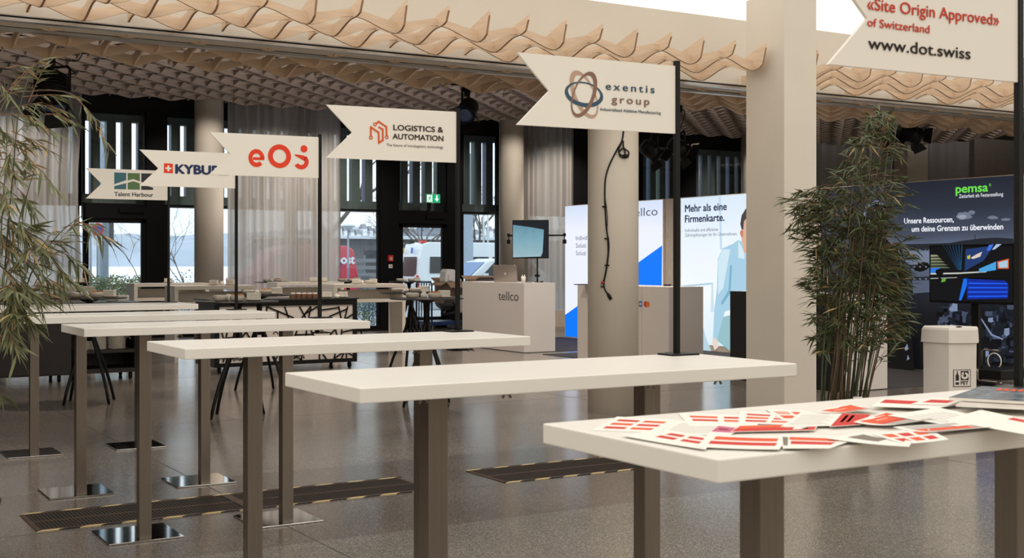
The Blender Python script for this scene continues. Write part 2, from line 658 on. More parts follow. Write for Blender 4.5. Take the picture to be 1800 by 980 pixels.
# ---- wooden lattice canopies
def canopy(label, x0, nq, y0, npn, zc, p, m, amp=0.042, th=0.017, tip=True, left_end=0.06, right_end=0.06, far_end=0.08, near_end=0.175, par=0, py=None):
    """egg-crate of wavy boards: npn long boards along X at pitch p, nq cross boards along Y"""
    py = py or p
    mm = [m, M_WOOD_EDGE_SHADE if tip else m]
    t = thing('lattice_canopy', label, 'ceiling canopy', (x0, y0, zc))

    def low(i, j): return -1.0 if (i + j + par) % 2 == 0 else 1.0

    for j in range(npn):
        y = y0 + j * py
        xs0, xs1 = x0 - left_end, x0 + (nq - 1) * p + right_end
        n = int((xs1 - xs0) / (p / 7)) + 2
        bm = MB(); V = bm.bm.verts
        rows = []
        for k in range(n + 1):
            x = xs0 + (xs1 - xs0) * k / n
            w = math.cos(PI * (x - x0) / p) * low(0, j)
            zb, zt = zc + amp * w, zc + 0.070 + 0.6 * amp * w
            rows.append([V.new((x, y - th / 2, zb)), V.new((x, y + th / 2, zb)), V.new((x, y + th / 2, zt)), V.new((x, y - th / 2, zt))])
        for r0, r1 in zip(rows[:-1], rows[1:]):
            for k in range(4):
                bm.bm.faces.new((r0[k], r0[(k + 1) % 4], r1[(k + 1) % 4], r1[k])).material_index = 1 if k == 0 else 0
        bm.bm.faces.new(list(reversed(rows[0]))); bm.bm.faces.new(rows[-1])
        bm.build('long_board', mm, t)
    for i in range(nq):
        x = x0 + i * p
        ys0, ys1 = y0 - near_end, y0 + (npn - 1) * py + far_end
        n = int((ys1 - ys0) / (py / 8)) + 2
        bm = MB(); V = bm.bm.verts
        rows = []
        for k in range(n + 1):
            y = ys0 + (ys1 - ys0) * k / n
            w = math.cos(PI * (y - y0) / py) * low(i, 0)
            zb, zt = zc + 0.85 * amp * w - 0.15 * amp, zc + 0.072 + 0.5 * amp * w
            if tip and y < y0 + 0.13:
                g = (y0 + 0.13 - y) / (near_end + 0.13)
                q = max(0.0, (y0 - y) / near_end)
                base = zc + 0.85 * amp * low(i, 0) - 0.15 * amp if y < y0 else zb
                top = zc + 0.135
                zb = base + (top - base) * (1 - max(0.0, 1 - q ** 2.6) ** (1 / 2.6))
                zt = max(zt, zc + 0.075) * (1 - g) + (top + 0.036) * g
            rows.append([V.new((x - th / 2, y, zb)), V.new((x + th / 2, y, zb)), V.new((x + th / 2, y, zt)), V.new((x - th / 2, y, zt))])
        for r0, r1 in zip(rows[:-1], rows[1:]):
            for k in range(4):
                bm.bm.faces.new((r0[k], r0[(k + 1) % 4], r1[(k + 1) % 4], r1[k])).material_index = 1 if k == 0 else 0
        bm.bm.faces.new(list(reversed(rows[0]))); bm.bm.faces.new(rows[-1])
        bm.build('cross_board', mm, t)
    return t


PITCH = 0.355
canopy('pale wooden lattice canopy with upturned board tips, left of the square column', 7.665 - 24 * PITCH, 25, 8.50, 3, 3.185, PITCH, M_WOOD, right_end=0.05, amp=0.046, far_end=0.15)
canopy('pale wooden lattice canopy right of the square column, above the largest flag', 8.30, 22, 8.50, 3, 3.185, PITCH, M_WOOD, left_end=0.08, amp=0.046, far_end=0.15)
canopy('narrow wooden lattice strip between the two aluminium tracks', 1.0, 45, 9.53, 2, 3.172, PITCH * 0.8, M_WOOD, tip=False, near_end=0.05, far_end=0.04, amp=0.035, py=0.2)
canopy('brownish wooden lattice canopy behind the beam, where the stage spotlights hang', 0.0, 60, 10.07, 3, 3.13, PITCH * 0.96, M_WOOD, tip=False, near_end=0.14, far_end=0.13)
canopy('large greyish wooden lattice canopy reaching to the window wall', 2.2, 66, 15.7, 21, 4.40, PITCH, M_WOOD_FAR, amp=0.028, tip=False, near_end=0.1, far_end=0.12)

# ---- columns
b = MB(); b.lathe([(0.242, 0.0), (0.242, 3.81)], (6.985, 9.70, 0), n=48)
struct(b.build('column', M_COLUMN), 'round beige column with a black cable hanging down it')
b = MB(); b.box(7.755, 8.19, 0, 8.145, 8.69, 4.9)
struct(b.build('column', M_COLUMN, bevel=0.006), 'square beige column beside the bamboo')
for k, x in enumerate((7.16, 13.72, 20.5)):
    b = MB(); b.lathe([(0.265, 0.0), (0.265, 4.9)], (x, 22.75, 0), n=40)
    struct(b.build('column', M_COLUMN), 'round column in front of the windows')
b = MB(); b.box(25.62, 22.5, 0, 26.4, 22.95, 4.9)
struct(b.build('column', M_COLUMN), 'grey square pier above the dark illuminated wall')

# ---- window wall: black frame, doors, windows with an outer screen of coloured fins
FINCOL = [mat('fin_green', (84, 116, 94), var=0.03), mat('fin_grey', (84, 90, 88), var=0.03), mat('fin_blue', (58, 100, 132), var=0.03),
          mat('fin_lilac', (116, 116, 148), var=0.03), mat('fin_stone', (118, 120, 114), var=0.03)]
M_FIN = mat('fin_dark_face', (104, 110, 105), rough=0.7, var=0.06)
b = MB()
b.box(-7, WALL_Y, 4.20, 34, WALL_Y + 0.16, 4.9)
b.box(-7, WALL_Y, 0.0, 34, WALL_Y + 0.16, 0.10)
for x0, x1 in ((-7, 1.0), (6.20, 6.55), (11.0, 11.42), (12.56, 12.93), (15.8, 16.3), (17.3, 17.75), (18.85, 19.35), (21.0, 21.5), (22.8, 23.0), (9.0, 9.15), (13.85, 14.6)):
    b.box(x0, WALL_Y - 0.02, 0.0, x1, WALL_Y + 0.16, 4.25)
b.box(23.0, WALL_Y, 0.0, 34, WALL_Y + 0.16, 4.25)
struct(b.build('wall_window_side', M_FRAME), 'black steel frame of the window wall')
fin_no = 0


def bay(name, x0, x1, door, label):
    global fin_no
    Y = WALL_Y
    r = thing(name, label, 'door' if door else 'window', (x0, Y, 0))
    del r['category']
    r['kind'] = 'structure'
    f = MB()
    fw = 0.05
    f.box(x0, Y + 0.01, 2.66, x0 + fw, Y + 0.09, 4.2); f.box(x1 - fw, Y + 0.01, 2.66, x1, Y + 0.09, 4.2)
    f.box(x0, Y + 0.01, 4.15, x1, Y + 0.09, 4.22); f.box(x0, Y + 0.01, 2.46, x1, Y + 0.12, 2.5)
    if door:
        f.box(x0, Y - 0.03, 2.22, x1, Y + 0.12, 2.46)
        f.box(x0 + 0.55 * (x1 - x0), Y - 0.07, 2.33, x1 - 0.05, Y - 0.03, 2.41)     # door closer
    else:
        f.box(x0, Y + 0.01, 0.1, x0 + fw, Y + 0.09, 2.48); f.box(x1 - fw, Y + 0.01, 0.1, x1, Y + 0.09, 2.48)
    f.build('frame', M_FRAME, r)
    if door:
        d = MB()
        d.box(x0 + 0.01, Y, 0.03, x0 + 0.11, Y + 0.06, 2.22); d.box(x1 - 0.11, Y, 0.03, x1 - 0.01, Y + 0.06, 2.22)
        d.box(x0 + 0.01, Y, 0.03, x1 - 0.01, Y + 0.06, 0.26); d.box(x0 + 0.01, Y, 2.14, x1 - 0.01, Y + 0.06, 2.22)
        leaf = d.build('door_leaf', M_FRAME, r)
        h = MB(); h.tube([(x1 - 0.07, Y, 1.0), (x1 - 0.07, Y - 0.06, 1.0), (x1 - 0.2, Y - 0.06, 1.0)], 0.011)
        h.build('door_handle', M_STEEL, leaf)
    g = MB()
    g.box(x0 + fw, Y + 0.04, 2.5, x1 - fw, Y + 0.048, 4.16)
    g.box(x0 + fw, Y + 0.04, 0.1 if not door else 0.25, x1 - fw, Y + 0.048, 2.46 if not door else 2.15)
    g.build('pane', M_GLASS, r)
    s = MB()
    n = max(1, int((x1 - x0) / 0.29 + 0.5))
    for k in range(n + 1):
        xa = x0 - 0.07 + k * 0.29
        xb = xa + 0.17
        ci = 1 + (fin_no * 3 + (fin_no // 4)) % 5
        fin_no += 1
        y0, y1, z0, z1 = Y + 0.34, Y + 0.52, 2.60, 4.9
        s.box(xa, y0, z0, xb, y1, z1)
        s.bm.faces.ensure_lookup_table()
        for fa in s.bm.faces[-6:]:
            c = fa.calc_center_median()
            if abs(c.x - xa) < 1e-4: fa.material_index = ci
    s.box(x0 - 0.1, Y + 0.32, 4.05, x1 + 0.1, Y + 0.54, 4.9)
    s.box(x0 - 0.1, Y + 0.32, 2.46, x1 + 0.1, Y + 0.54, 2.68)
    s.build('fin_screen', [M_FIN] + FINCOL, r)
    return r


bay('door_1', 5.05, 6.22, True, 'glazed black door at left behind the flags')
bay('window_1', 1.0, 5.0, False, 'tall window behind the left curtain')
bay('window_2', 6.55, 9.0, False, 'tall window beside the left round column')
bay('window_3', 9.15, 11.0, False, 'tall window with a view of the red van')
bay('door_2', 11.42, 12.56, True, 'glazed black door under the green exit sign')
bay('window_4', 12.93, 13.85, False, 'tall window with a view of the white car')
bay('window_5', 14.6, 15.8, False, 'tall window behind the curtain at the screen')
bay('window_6', 16.3, 17.3, False, 'narrow window right of the screen curtain')
bay('window_7', 17.75, 18.85, False, 'window with coloured fins above the blue sign')
bay('window_8', 19.35, 21.0, False, 'window with blue fins above the card sign')
bay('window_9', 21.5, 22.8, False, 'window behind the square column')

# ---- curtains
M_SHEER = sheer_material('sheer_curtain', (212, 207, 203), 0.58, 0.10)
M_SHADE = sheer_material('grey_heavy_curtain', (200, 198, 200), 0.1, 0.0)


def curtain(label, x0, x1, m, y=23.12, z0=0.04, z1=4.75, pitch=0.17, depth=0.075, gather=0.0, seed=1, group=None):
    rnd = random.Random(seed)
    b = MB(); V = b.bm.verts
    xs, x, ph = [], x0, 0.0
    pts = []
    while x < x1:
        w = pitch * rnd.uniform(0.6, 1.5)
        d = depth * rnd.uniform(0.5, 1.2)
        for q in range(8):
            pts.append((min(x + w * q / 8, x1), y + d * math.sin(2 * PI * q / 8)))
        x += w
    rows = []
    NZ = 8
    for k in range(NZ + 1):
        z = z0 + (z1 - z0) * k / NZ
        row = []
        for (px, py) in pts:
            pull = gather * math.sin(PI * min(1, max(0, (z - 1.0) / 3.4))) ** 2 * ((px - x0) / (x1 - x0))
            row.append(V.new((px - pull, y + (py - y) * (0.75 + 0.25 * k / NZ), z)))
        rows.append(row)
    for r0, r1 in zip(rows[:-1], rows[1:]):
        for i in range(len(pts) - 1):
            b.bm.faces.new((r0[i], r0[i + 1], r1[i + 1], r1[i])).smooth = True
    o = b.build('curtain', m)
    return tag(o, label, 'curtain', group)


curtain('pale sheer curtain at far left behind the bamboo', 1.6, 4.96, M_SHEER, seed=3, gather=0.07)
curtain('wide pale sheer curtain right of the left round column', 7.64, 9.94, M_SHEER, seed=5)
curtain('pale sheer curtain behind the screen on the logo counter', 14.25, 15.53, M_SHEER, seed=8)
curtain('dim grey curtain just right of the square column', 22.9, 26.0, M_SHADE, seed=11, pitch=0.3, depth=0.1)
curtain('dim grey curtain right of the square pier, above the dark illuminated wall', 26.9, 28.8, M_SHADE, seed=13, pitch=0.4, depth=0.1)
b = MB(); b.box(28.75, 22.9, 0, 33.9, 23.2, 4.85)
struct(b.build('wall_panel', mat('grey_wall_paint', (168, 160, 152))), 'grey wall panel at the far right')

# ---- lights of the far half
for x, y, k in ((3.6, 21.6, 1.3), (6.9, 21.7, 0.35), (8.4, 21.7, 1.1), (9.6, 21.7, 1.1), (13.4, 21.6, 0.4), (15.1, 21.7, 1.5), (20.2, 21.8, 0.5)):
    downlight('curtain_downlight', (x, y - 0.9, 4.25), SPOT_POWER * k, 1.25, (x + 0.2, 23.1, 2.3))
for x, y in ((4, 13.2), (7, 13.2), (10, 13.2), (5, 18.3), (8, 18.3), (11, 18.3), (9.3, 15.6), (12, 14.0), (24.5, 19.0), (27.5, 19.5)):  # the two farthest right are added to lift the grey curtains
    downlight('hall_and_added_spot', (x, y, 4.2), SPOT_POWER * 0.85, 2.2)
cv = bpy.data.lights.new('added_fill_strip', 'AREA')  # added area strip, hidden behind the beam, lifting the far canopy
cv.shape = 'RECTANGLE'
cv.size = 30
cv.size_y = 0.12
cv.spread = math.radians(52)
cv.energy = FILL_STRIP_POWER
cv.color = (1.0, 0.93, 0.86)
co = bpy.data.objects.new('added_fill_strip', cv)
COL.objects.link(co)
co.location = (15, 11.02, 3.32)
co.rotation_euler = Vector((0, 0.88, 0.47)).to_track_quat('-Z', 'Y').to_euler()

# ---- floor grilles with hazard tape
M_GRILLE = mat('bronze_grille', (74, 56, 45), rough=0.55, metal=0.1, var=0.08)
M_PIT = mat('grille_pit', (14, 11, 10), rough=0.9)


def grille(label, x0, x1, y0, y1, splits):
    t = thing('floor_grille', label, 'floor grille', (x0, y0, 0), group='floor grilles')
    p = MB(); p.box(x0, y0, 0.0003, x1, y1, 0.0012)
    p.build('pit', M_PIT, t)
    f = MB()
    fr = 0.028
    ym = (y0 + y1) / 2
    f.box(x0, y0, 0.001, x1, y0 + 0.02, 0.004); f.box(x0, y1 - 0.02, 0.001, x1, y1, 0.004); f.box(x0, ym - 0.012, 0.001, x1, ym + 0.012, 0.004)
    edges = [x0] + splits + [x1]
    for e in edges:
        a, c = max(x0, e - fr), min(x1, e + fr)
        f.box(a, y0, 0.001, c, y1, 0.0042)
    f.build('frame', M_GRILLE, t)
    for k in range(len(edges) - 1):
        s = MB()
        x = edges[k] + fr + 0.012
        while x < edges[k + 1] - fr - 0.01:
            s.box(x - 0.0022, y0 + 0.02, 0.001, x + 0.0022, y1 - 0.02, 0.0032)
            x += 0.0205
        s.build('slats', M_GRILLE, t)
    for ya in (y0 - 0.024, y1 + 0.002):
        tp = MB()
        x, i = x0, 0
        while x < x1:
            xe = min(x + 0.11, x1)
            sk = 0.035
            tp.hexa([(x, ya, 0.0004), (xe, ya, 0.0004), (xe + sk, ya + 0.022, 0.0004), (x + sk, ya + 0.022, 0.0004),
                     (x, ya, 0.0046), (xe, ya, 0.0046), (xe + sk, ya + 0.022, 0.0046), (x + sk, ya + 0.022, 0.0046)], i % 2)
            x += 0.11; i += 1
        tp.build('hazard_tape', [mat('tape_cream', (214, 190, 140), rough=0.5, var=0.06), mat('tape_black', (26, 26, 28), rough=0.4)], t)


grille('long bronze floor grille edged with hazard tape, under the left tables', 1.25, 3.60, 6.92, 7.40, [2.43])
grille('bronze floor grille edged with hazard tape, right of the middle table leg', 4.10, 6.45, 6.89, 7.40, [5.28])

# ---- dark carpets of the stands
M_CARPET = mat('dark_grey_carpet', (62, 58, 60), rough=0.95, var=0.12, scale=160)
b = MB(); b.box(10.30, 16.52, 0, 12.93, 19.6, 0.008)
tag(b.build('carpet', M_CARPET), 'dark grey carpet behind the white logo counter', 'carpet')
b = MB(); b.box(10.30, 9.76, 0, 12.93, 16.15, 0.008)
tag(b.build('carpet', M_CARPET), 'dark grey carpet in front of the illuminated walls at right', 'carpet')

# ------------------------------------------------------------------ six white bar tables with pennant signs
TOP = 1.10
TX = {'nearest': (1.324, 1.550), 'second': (1.298, 2.890), 'third': (1.337, 4.531), 'fourth': (1.3275, 6.146), 'fifth': (1.314, 7.555), 'farthest': (1.365, 9.336)}
TLAB = {'nearest': 'nearest white bar table, strewn with red and white flyers',
        'second': 'white bar table carrying the sign with three interlaced ovals',
        'third': 'white bar table carrying the sign with the orange circuit emblem',
        'fourth': 'white bar table carrying the sign with big red letters',
        'fifth': 'white bar table carrying the sign with a small red cross square',
        'farthest': 'farthest white bar table of the row, carrying the green and blue square sign'}
TL, TW, TT = 1.492, 0.526, 0.04


def make_bar_table(label):
    t = thing('bar_table', label, 'table', (0, 0, 0), 0, 'row of white bar tables', world=False)
    b = MB(); b.box(0, 0, TOP - TT, TL, TW, TOP)
    b.build('tabletop', M_WHITE_TOP, t, bevel=0.003)
    f = MB()
    f.box(0.22, 0.24, TOP - TT - 0.012, TL - 0.22, 0.34, TOP - TT)
    f.build('support_rail', M_BLACK, t)
    for lx in (0.36, 1.125):
        l = MB(); l.box(lx - 0.031, 0.26, 0.009, lx + 0.031, 0.322, TOP - TT - 0.012)
        l.build('leg', M_STEEL, t, bevel=0.003)
        p = MB(); p.box(lx - 0.19, 0.222, 0.0, lx + 0.19, 0.61, 0.009)
        p.build('base_plate', M_CHROME, t, bevel=0.003)
        for dx in (-0.13, 0.13):
            w = MB()
            c = Vector((lx + dx, 0.10, TOP - TT))
            w.lathe([(0.005, -0.012), (0.007, 0.0)], c, n=10)
            for s in (-1, 1):
                w.tube([c + Vector((0, 0, -0.009)), c + Vector((s * 0.008, 0, -0.012)), c + Vector((s * 0.013, 0, -0.021))], [0.003, 0.0035, 0.004], n=6)
            w.build('wing_nut', M_STEEL, t)
    return t


table0 = make_bar_table(TLAB['nearest'])
table0.location = TX['nearest'] + (0,)
for k in ('second', 'third', 'fourth', 'fifth', 'farthest'):
    dup(table0, TX[k] + (0,), 0, TLAB[k], 'row of white bar tables')

FLAG = {
    'second': ((1187, 120), (1187, 235), -3.8, 0.612), 'third': ((805, 196), (805, 286), -5.5, 0.615), 'fourth': ((565, 240), (565, 313), -4.2, 0.62),
    'fifth': ((412, 270), (412, 331), -3.0, 0.62), 'farthest': ((295, 304), (295, 352), -2.0, 0.62), 'nearest': ((1789, 0), (1789, 145), -3.5, 0.62)}
FLAB = {'second': 'swallowtail sign with three interlaced ovals on a black pole',
        'third': 'swallowtail sign with an orange circuit emblem on a black pole',
        'fourth': 'swallowtail sign with big red letters on a black pole',
        'fifth': 'swallowtail sign with a white cross on a red square and dark blue letters',
        'farthest': 'smallest, farthest swallowtail sign with blue and green squares',
        'nearest': 'large swallowtail sign with red lettering cut by the top right corner'}
FH = 0.232
flags = {}
for k, (rt, rb, ang, L) in FLAG.items():
    tx, ty = TX[k]
    px, py = tx + 1.402, ty + 0.487
    zb = atY(rb[0], rb[1], py).z
    t = thing('pennant_sign', FLAB[k], 'sign', (px, py, TOP), 0, 'swallowtail signs clamped to the bar tables')
    ztop = zb + FH + 0.018
    p = MB(); p.box(px - 0.0085, py - 0.0085, TOP - 0.07, px + 0.0085, py + 0.0085, ztop)
    p.build('pole', M_BLACK, t)
    c = MB()
    c.box(px - 0.06, py - 0.055, TOP, px + 0.055, py + 0.03, TOP + 0.006)
    c.box(px - 0.045, py - 0.055, TOP - 0.085, px + 0.045, py + 0.025, TOP - 0.079)
    c.tube([(px - 0.02, py - 0.03, TOP - 0.079), (px - 0.02, py - 0.03, TOP - TT)], 0.006, n=8)
    c.box(px - 0.012, py + 0.035, TOP - 0.085, px + 0.012, py + 0.047, TOP + 0.006)
    c.box(px - 0.012, py, TOP + 0.0005, px + 0.012, py + 0.047, TOP + 0.0055)
    c.box(px - 0.012, py, TOP - 0.0845, px + 0.012, py + 0.047, TOP - 0.0795)
    c.build('clamp', M_BLACK, t)
    d = Vector((math.cos(math.radians(ang)), math.sin(math.radians(ang)), 0))
    o = Vector((px - 0.009, py - 0.004, zb)) - d * L
    pl = Plane(o, d)
    bd = MB()
    if k == 'nearest':
        H = FH * 1.0
    bd.slab(pl, [(0, 0), (L, 0), (L, FH), (0, FH), (0.118, FH / 2)], -0.010, 0.010)
    bd.build('panel', M_FLAG, t)
    flags[k] = (t, pl, L)

INK = mat('ink_dark_brown', (62, 48, 42), rough=0.6, spec=0.2, var=0.02)
RED = mat('ink_signal_red', (236, 72, 48), rough=0.6, spec=0.2, var=0.02)
ORANGE = mat('ink_orange', (222, 92, 46), rough=0.6, spec=0.2, var=0.02)
NAVY = mat('ink_navy', (44, 58, 98), rough=0.6, spec=0.2, var=0.02)
SLATE = mat('ink_slate_blue', (64, 92, 112), rough=0.6, spec=0.2, var=0.02)
TAUPE = mat('ink_taupe', (142, 110, 94), rough=0.6, spec=0.2, var=0.02)
SAND = mat('ink_sand', (194, 164, 142), rough=0.6, spec=0.2, var=0.02)
TEAL = mat('ink_teal', (72, 116, 128), rough=0.6, spec=0.2, var=0.02)
MOSS = mat('ink_moss', (96, 126, 84), rough=0.6, spec=0.2, var=0.02)
GRAPH = mat('ink_graphite', (62, 64, 68), rough=0.6, spec=0.2, var=0.02)
DOTRED = mat('ink_brick_red', (206, 62, 40), rough=0.6, spec=0.2, var=0.02)
BLACKINK = mat('ink_black', (44, 36, 33), rough=0.6, spec=0.2, var=0.02)

# three ovals
t, pl, L = flags['second']
ca, cb = pl.px(1026.5, 166)
s = pl.px(1060, 168)[0] - ca
for m, ang, rx, ry, off in ((SAND, math.radians(-62), 1.15, 0.58, (0.05, 0.05)), (SLATE, math.radians(-5), 1.0, 0.56, (0.0, 0.06)), (TAUPE, math.radians(66), 1.12, 0.56, (-0.03, 0.05))):
    b = MB(); b.ring2d(pl, ca, cb, rx * s, ry * s, rx * s * 0.84, ry * s * 0.78, ang, 0.0012 + 0.0004 * (m is TAUPE) + 0.0002 * (m is SLATE), (off[0] * s, off[1] * s))
    b.build('emblem', m, t)
letters_px('exentis', pl, 1064.5, 157.5, 1150, 163.5, 13, SLATE, t, bold=0.02, spacing=1.35, lift=0.0015)
letters_px('group', pl, 1075, 181, 1141, 184, 13, TAUPE, t, bold=0.02, spacing=1.35, lift=0.0015)
letters_px('Industrialized Additive Manufacturing', pl, 1055, 194, 1161, 201, 5.2, SLATE, t, lift=0.0015, bold=0.012)
# circuit emblem
t, pl, L = flags['third']
P = lambda x, y: pl.px(640 + x / 11.25, 190 + y / 11.25)
w = P(150, 400)[0] - P(118, 400)[0]
b = MB()
b.stroke(pl, [P(132, 545), P(130, 375), P(285, 480), P(290, 685), P(368, 632), P(365, 420), P(295, 378)], w)
b.stroke(pl, [P(245, 300), P(285, 265), P(438, 370), P(443, 540)], w)
for q in ((212, 320), (132, 580), (445, 572)):
    a, c = P(*q); r = w * 1.15
    b.ring2d(pl, a, c, r, r, r * 0.5, r * 0.5, 0, 0.0022, n=20)
b.build('emblem', ORANGE, t)
letters_px('LOGISTICS &', pl, 691.5, 229, 778.5, 232, 9.4, INK, t, bold=0.03, lift=0.0015)
letters_px('AUTOMATION', pl, 690, 244.3, 779, 247.5, 9.4, INK, t, bold=0.03, lift=0.0015)
letters_px('The future of intralogistics technology', pl, 679, 257, 779, 260.5, 4.8, INK, t, lift=0.0015)
# big red letters
t, pl, L = flags['fourth']
P = lambda x, y: pl.px(400 + x / 3.769, 250 + y / 3.769)
b = MB()
a, c = P(191, 104); rw = P(244, 104)[0] - a
T = math.radians
b.ring2d(pl, a, c, rw, rw * 1.1, rw * 0.50, rw * 0.56, 0, 0.0015, a0=0, a1=T(318), n=36)
b.flat(pl, [P(168, 98), P(244, 100), P(244, 118), P(168, 116)], 0.0015)
a, c = P(344, 92); rw = P(420, 92)[0] - a
b.ring2d(pl, a, c, rw, rw * 1.0, rw * 0.58, rw * 0.58, 0, 0.0015, n=48)
a, c = P(506, 43); rw = P(529, 43)[0] - a
b.ring2d(pl, a, c, rw, rw, rw * 0.01, rw * 0.01, 0, 0.0015, n=24)
a, c = P(487, 128); rw = P(537, 128)[0] - a
b.ring2d(pl, a, c, rw, rw * 0.98, rw * 0.45, rw * 0.42, 0, 0.0015, a0=T(-150), a1=T(48), n=30)
b.flat(pl, [P(443, 78), P(500, 86), P(527, 98), P(509, 124), P(448, 88)], 0.0015)
b.build('lettering', RED, t)
# cross square and dark blue letters
t, pl, L = flags['fifth']
P = lambda x, y: pl.px(x / 3.769, 250 + y / 3.769)
b = MB(); b.flat(pl, [P(1086, 138), P(1145, 141), P(1145, 205), P(1086, 202)], 0.0012)
b.build('emblem', RED, t)
b = MB()
b.flat(pl, [P(1109, 152), P(1121, 152.5), P(1121, 192), P(1109, 191.5)], 0.0016)
b.flat(pl, [P(1096, 165), P(1135, 167), P(1135, 179), P(1096, 177)], 0.0017)
b.build('cross', M_FLAG, t)
letters_px('KYBURZ', pl, 309, 303.5, 402, 308, 15.5, NAVY, t, bold=0.06, lift=0.0015)
# blue and green squares
t, pl, L = flags['farthest']
P = lambda x, y: pl.px(x / 3.769, 250 + y / 3.769)
for m, q in ((TEAL, [(757, 199), (836, 202), (836, 250), (757, 277)]), (TEAL, [(757, 290), (836, 270), (836, 311), (757, 309)]),
             (MOSS, [(846, 203), (926, 205), (926, 258), (884, 243), (846, 252)]), (MOSS, [(846, 268), (884, 258), (926, 272), (926, 313), (846, 312)]),
             (GRAPH, [(936, 205), (1014, 207), (1014, 285), (936, 262)]), (GRAPH, [(936, 277), (1014, 300), (1014, 315), (936, 314)])):
    b = MB(); b.flat(pl, [P(*x) for x in q], 0.0012)
    b.build('emblem', m, t)
letters_px('Talent Harbour', pl, 201, 344.2, 269, 345.5, 7.2, GRAPH, t, bold=0.02, lift=0.0015)
# red lettering and web address, near sign
t, pl, L = flags['nearest']
letters_px('\u00abSite Origin Approved\u00bb', pl, 1524, 24, 1755, 38, 21, DOTRED, t, bold=0.015, lift=0.0015)
letters_px('of Switzerland', pl, 1524, 48.5, 1633, 56, 14.5, DOTRED, t, bold=0.015, lift=0.0015)
letters_px('www.dot.swiss', pl, 1525.5, 90, 1705, 100, 21, BLACKINK, t, bold=0.015, lift=0.0015)


# ------------------------------------------------------------------ round black tables and what stands on them
RT_H = 1.06


def make_round_table(label):
    t = thing('round_table', label, 'table', (0, 0, 0), 0, 'round black bar tables', world=False)
    b = MB(); b.lathe([(0.355, RT_H - 0.013), (0.37, RT_H - 0.008), (0.37, RT_H - 0.002), (0.365, RT_H)], n=48)
    b.build('tabletop', M_DARKTOP, t)
    b = MB(); b.lathe([(0.028, 0.62), (0.03, 0.9), (0.036, RT_H - 0.05), (0.085, RT_H - 0.03), (0.09, RT_H - 0.013)], n=20)
    b.build('column', M_BLACK, t)
    for k in range(4):
        a = PI / 2 * k
        ca, sa = math.cos(a), math.sin(a)
        l = MB()
        l.tube([(r * ca, r * sa, z) for r, z in ((0.012, 0.90), (0.030, 0.76), (0.066, 0.63), (0.14, 0.46), (0.215, 0.29), (0.27, 0.13), (0.305, 0.0))], [0.017, 0.018, 0.018, 0.017, 0.016, 0.015, 0.014], n=8)
        l.build('leg', M_BLACK, t)
    return t


RT = {
    'left': (157, 12.6, 25, 'in front of the dark rolling cabinet at left'),
    'mid': (418, 11.45, 20, 'at the left end of the white-panelled sideboard'),
    'midback': (456, 13.7, 40, 'standing between the front round table and the white-panelled sideboard'),
    'right': (750, 12.4, 15, 'left of the white logo counter, nearer of the pair'),
    'rightback': (722.5, 14.7, 50, 'left of the white logo counter, farther of the pair'),
    'van': (719, 23.0, 10, 'far back in front of the white minibus door'),
    'curtain': (484, 22.4, 30, 'far back before the wide sheer curtain'),
    'post': (612, 22.8, 5, 'far back before the window with the red van'),
    'door': (138, 21.6, 15, 'far back before the left glass door'),
}
rt0 = make_round_table('round black bar table ' + RT['left'][3])
RTP = {}
for k, (u, d, rot, where) in RT.items():
    p = atD(u, HORIZON, d); p.z = 0
    RTP[k] = d
    if k == 'left':
        rt0.location = p; rt0.rotation_euler = (0, 0, math.radians(rot))
    else:
        dup(rt0, p, math.radians(rot), 'round black bar table ' + where, 'round black bar tables')


def make_bowl(label, snack):
    t = thing('snack_bowl' if snack else 'bowl', label, 'bowl', (0, 0, 0), 0, 'grey stoneware bowls', world=False)
    b = MB(); b.lathe([(0.035, 0.0), (0.055, 0.008), (0.068, 0.026), (0.066, 0.045), (0.058, 0.056), (0.052, 0.055), (0.058, 0.040), (0.05, 0.018), (0.001, 0.014)], n=26, cap1=False)
    b.build('body', M_STONEWARE, t)
    if snack:
        rnd = random.Random(4)
        s = MB()
        for k in range(26):
            a, r = rnd.uniform(0, 2 * PI), 0.047 * math.sqrt(rnd.random())
            c = Vector((r * math.cos(a), r * math.sin(a), 0.044 + rnd.uniform(0, 0.016)))
            M = Matrix.Translation(c) @ Matrix.Rotation(rnd.uniform(0, 3), 4, 'X') @ Matrix.Rotation(rnd.uniform(0, 3), 4, 'Y')
            s.box(-0.014, -0.007, -0.004, 0.014, 0.007, 0.004, M=M)
        o = s.build('snacks', M_SNACK, t); o['kind'] = 'stuff'
    return t


def make_cup(label):
    t = thing('sachet_cup', label, 'cup', (0, 0, 0), 0, 'small white cups', world=False)
    b = MB(); b.lathe([(0.022, 0.0), (0.031, 0.01), (0.033, 0.042), (0.029, 0.042), (0.027, 0.012), (0.001, 0.01)], n=18, cap1=False)
    b.build('body', M_CHINA, t)
    s = MB()
    rnd = random.Random(3)
    for k in range(7):
        a = rnd.uniform(0, 6.3)
        M = Matrix.Translation((0.013 * math.cos(a), 0.013 * math.sin(a), 0.038)) @ Matrix.Rotation(rnd.uniform(-0.5, 0.5), 4, 'X') @ Matrix.Rotation(rnd.uniform(-0.5, 0.5), 4, 'Y')
        s.box(-0.009, -0.0015, -0.02, 0.009, 0.0015, 0.026, M=M)
    o = s.build('sachets', M_PAPER, t); o['kind'] = 'stuff'
    return t


def make_napkins(label):
    t = thing('napkin_stack', label, 'napkins', (0, 0, 0), 0, 'napkin stacks', world=False)
    for k in range(6):
        b = MB()
        b.box(-0.058 + 0.001 * (k % 2), -0.045, 0.014 + k * 0.0105, 0.058 - 0.001 * ((k + 1) % 2), 0.045, 0.0235 + k * 0.0105)
        b.build('napkin', M_NAPKIN, t, bevel=0.003)
    return t


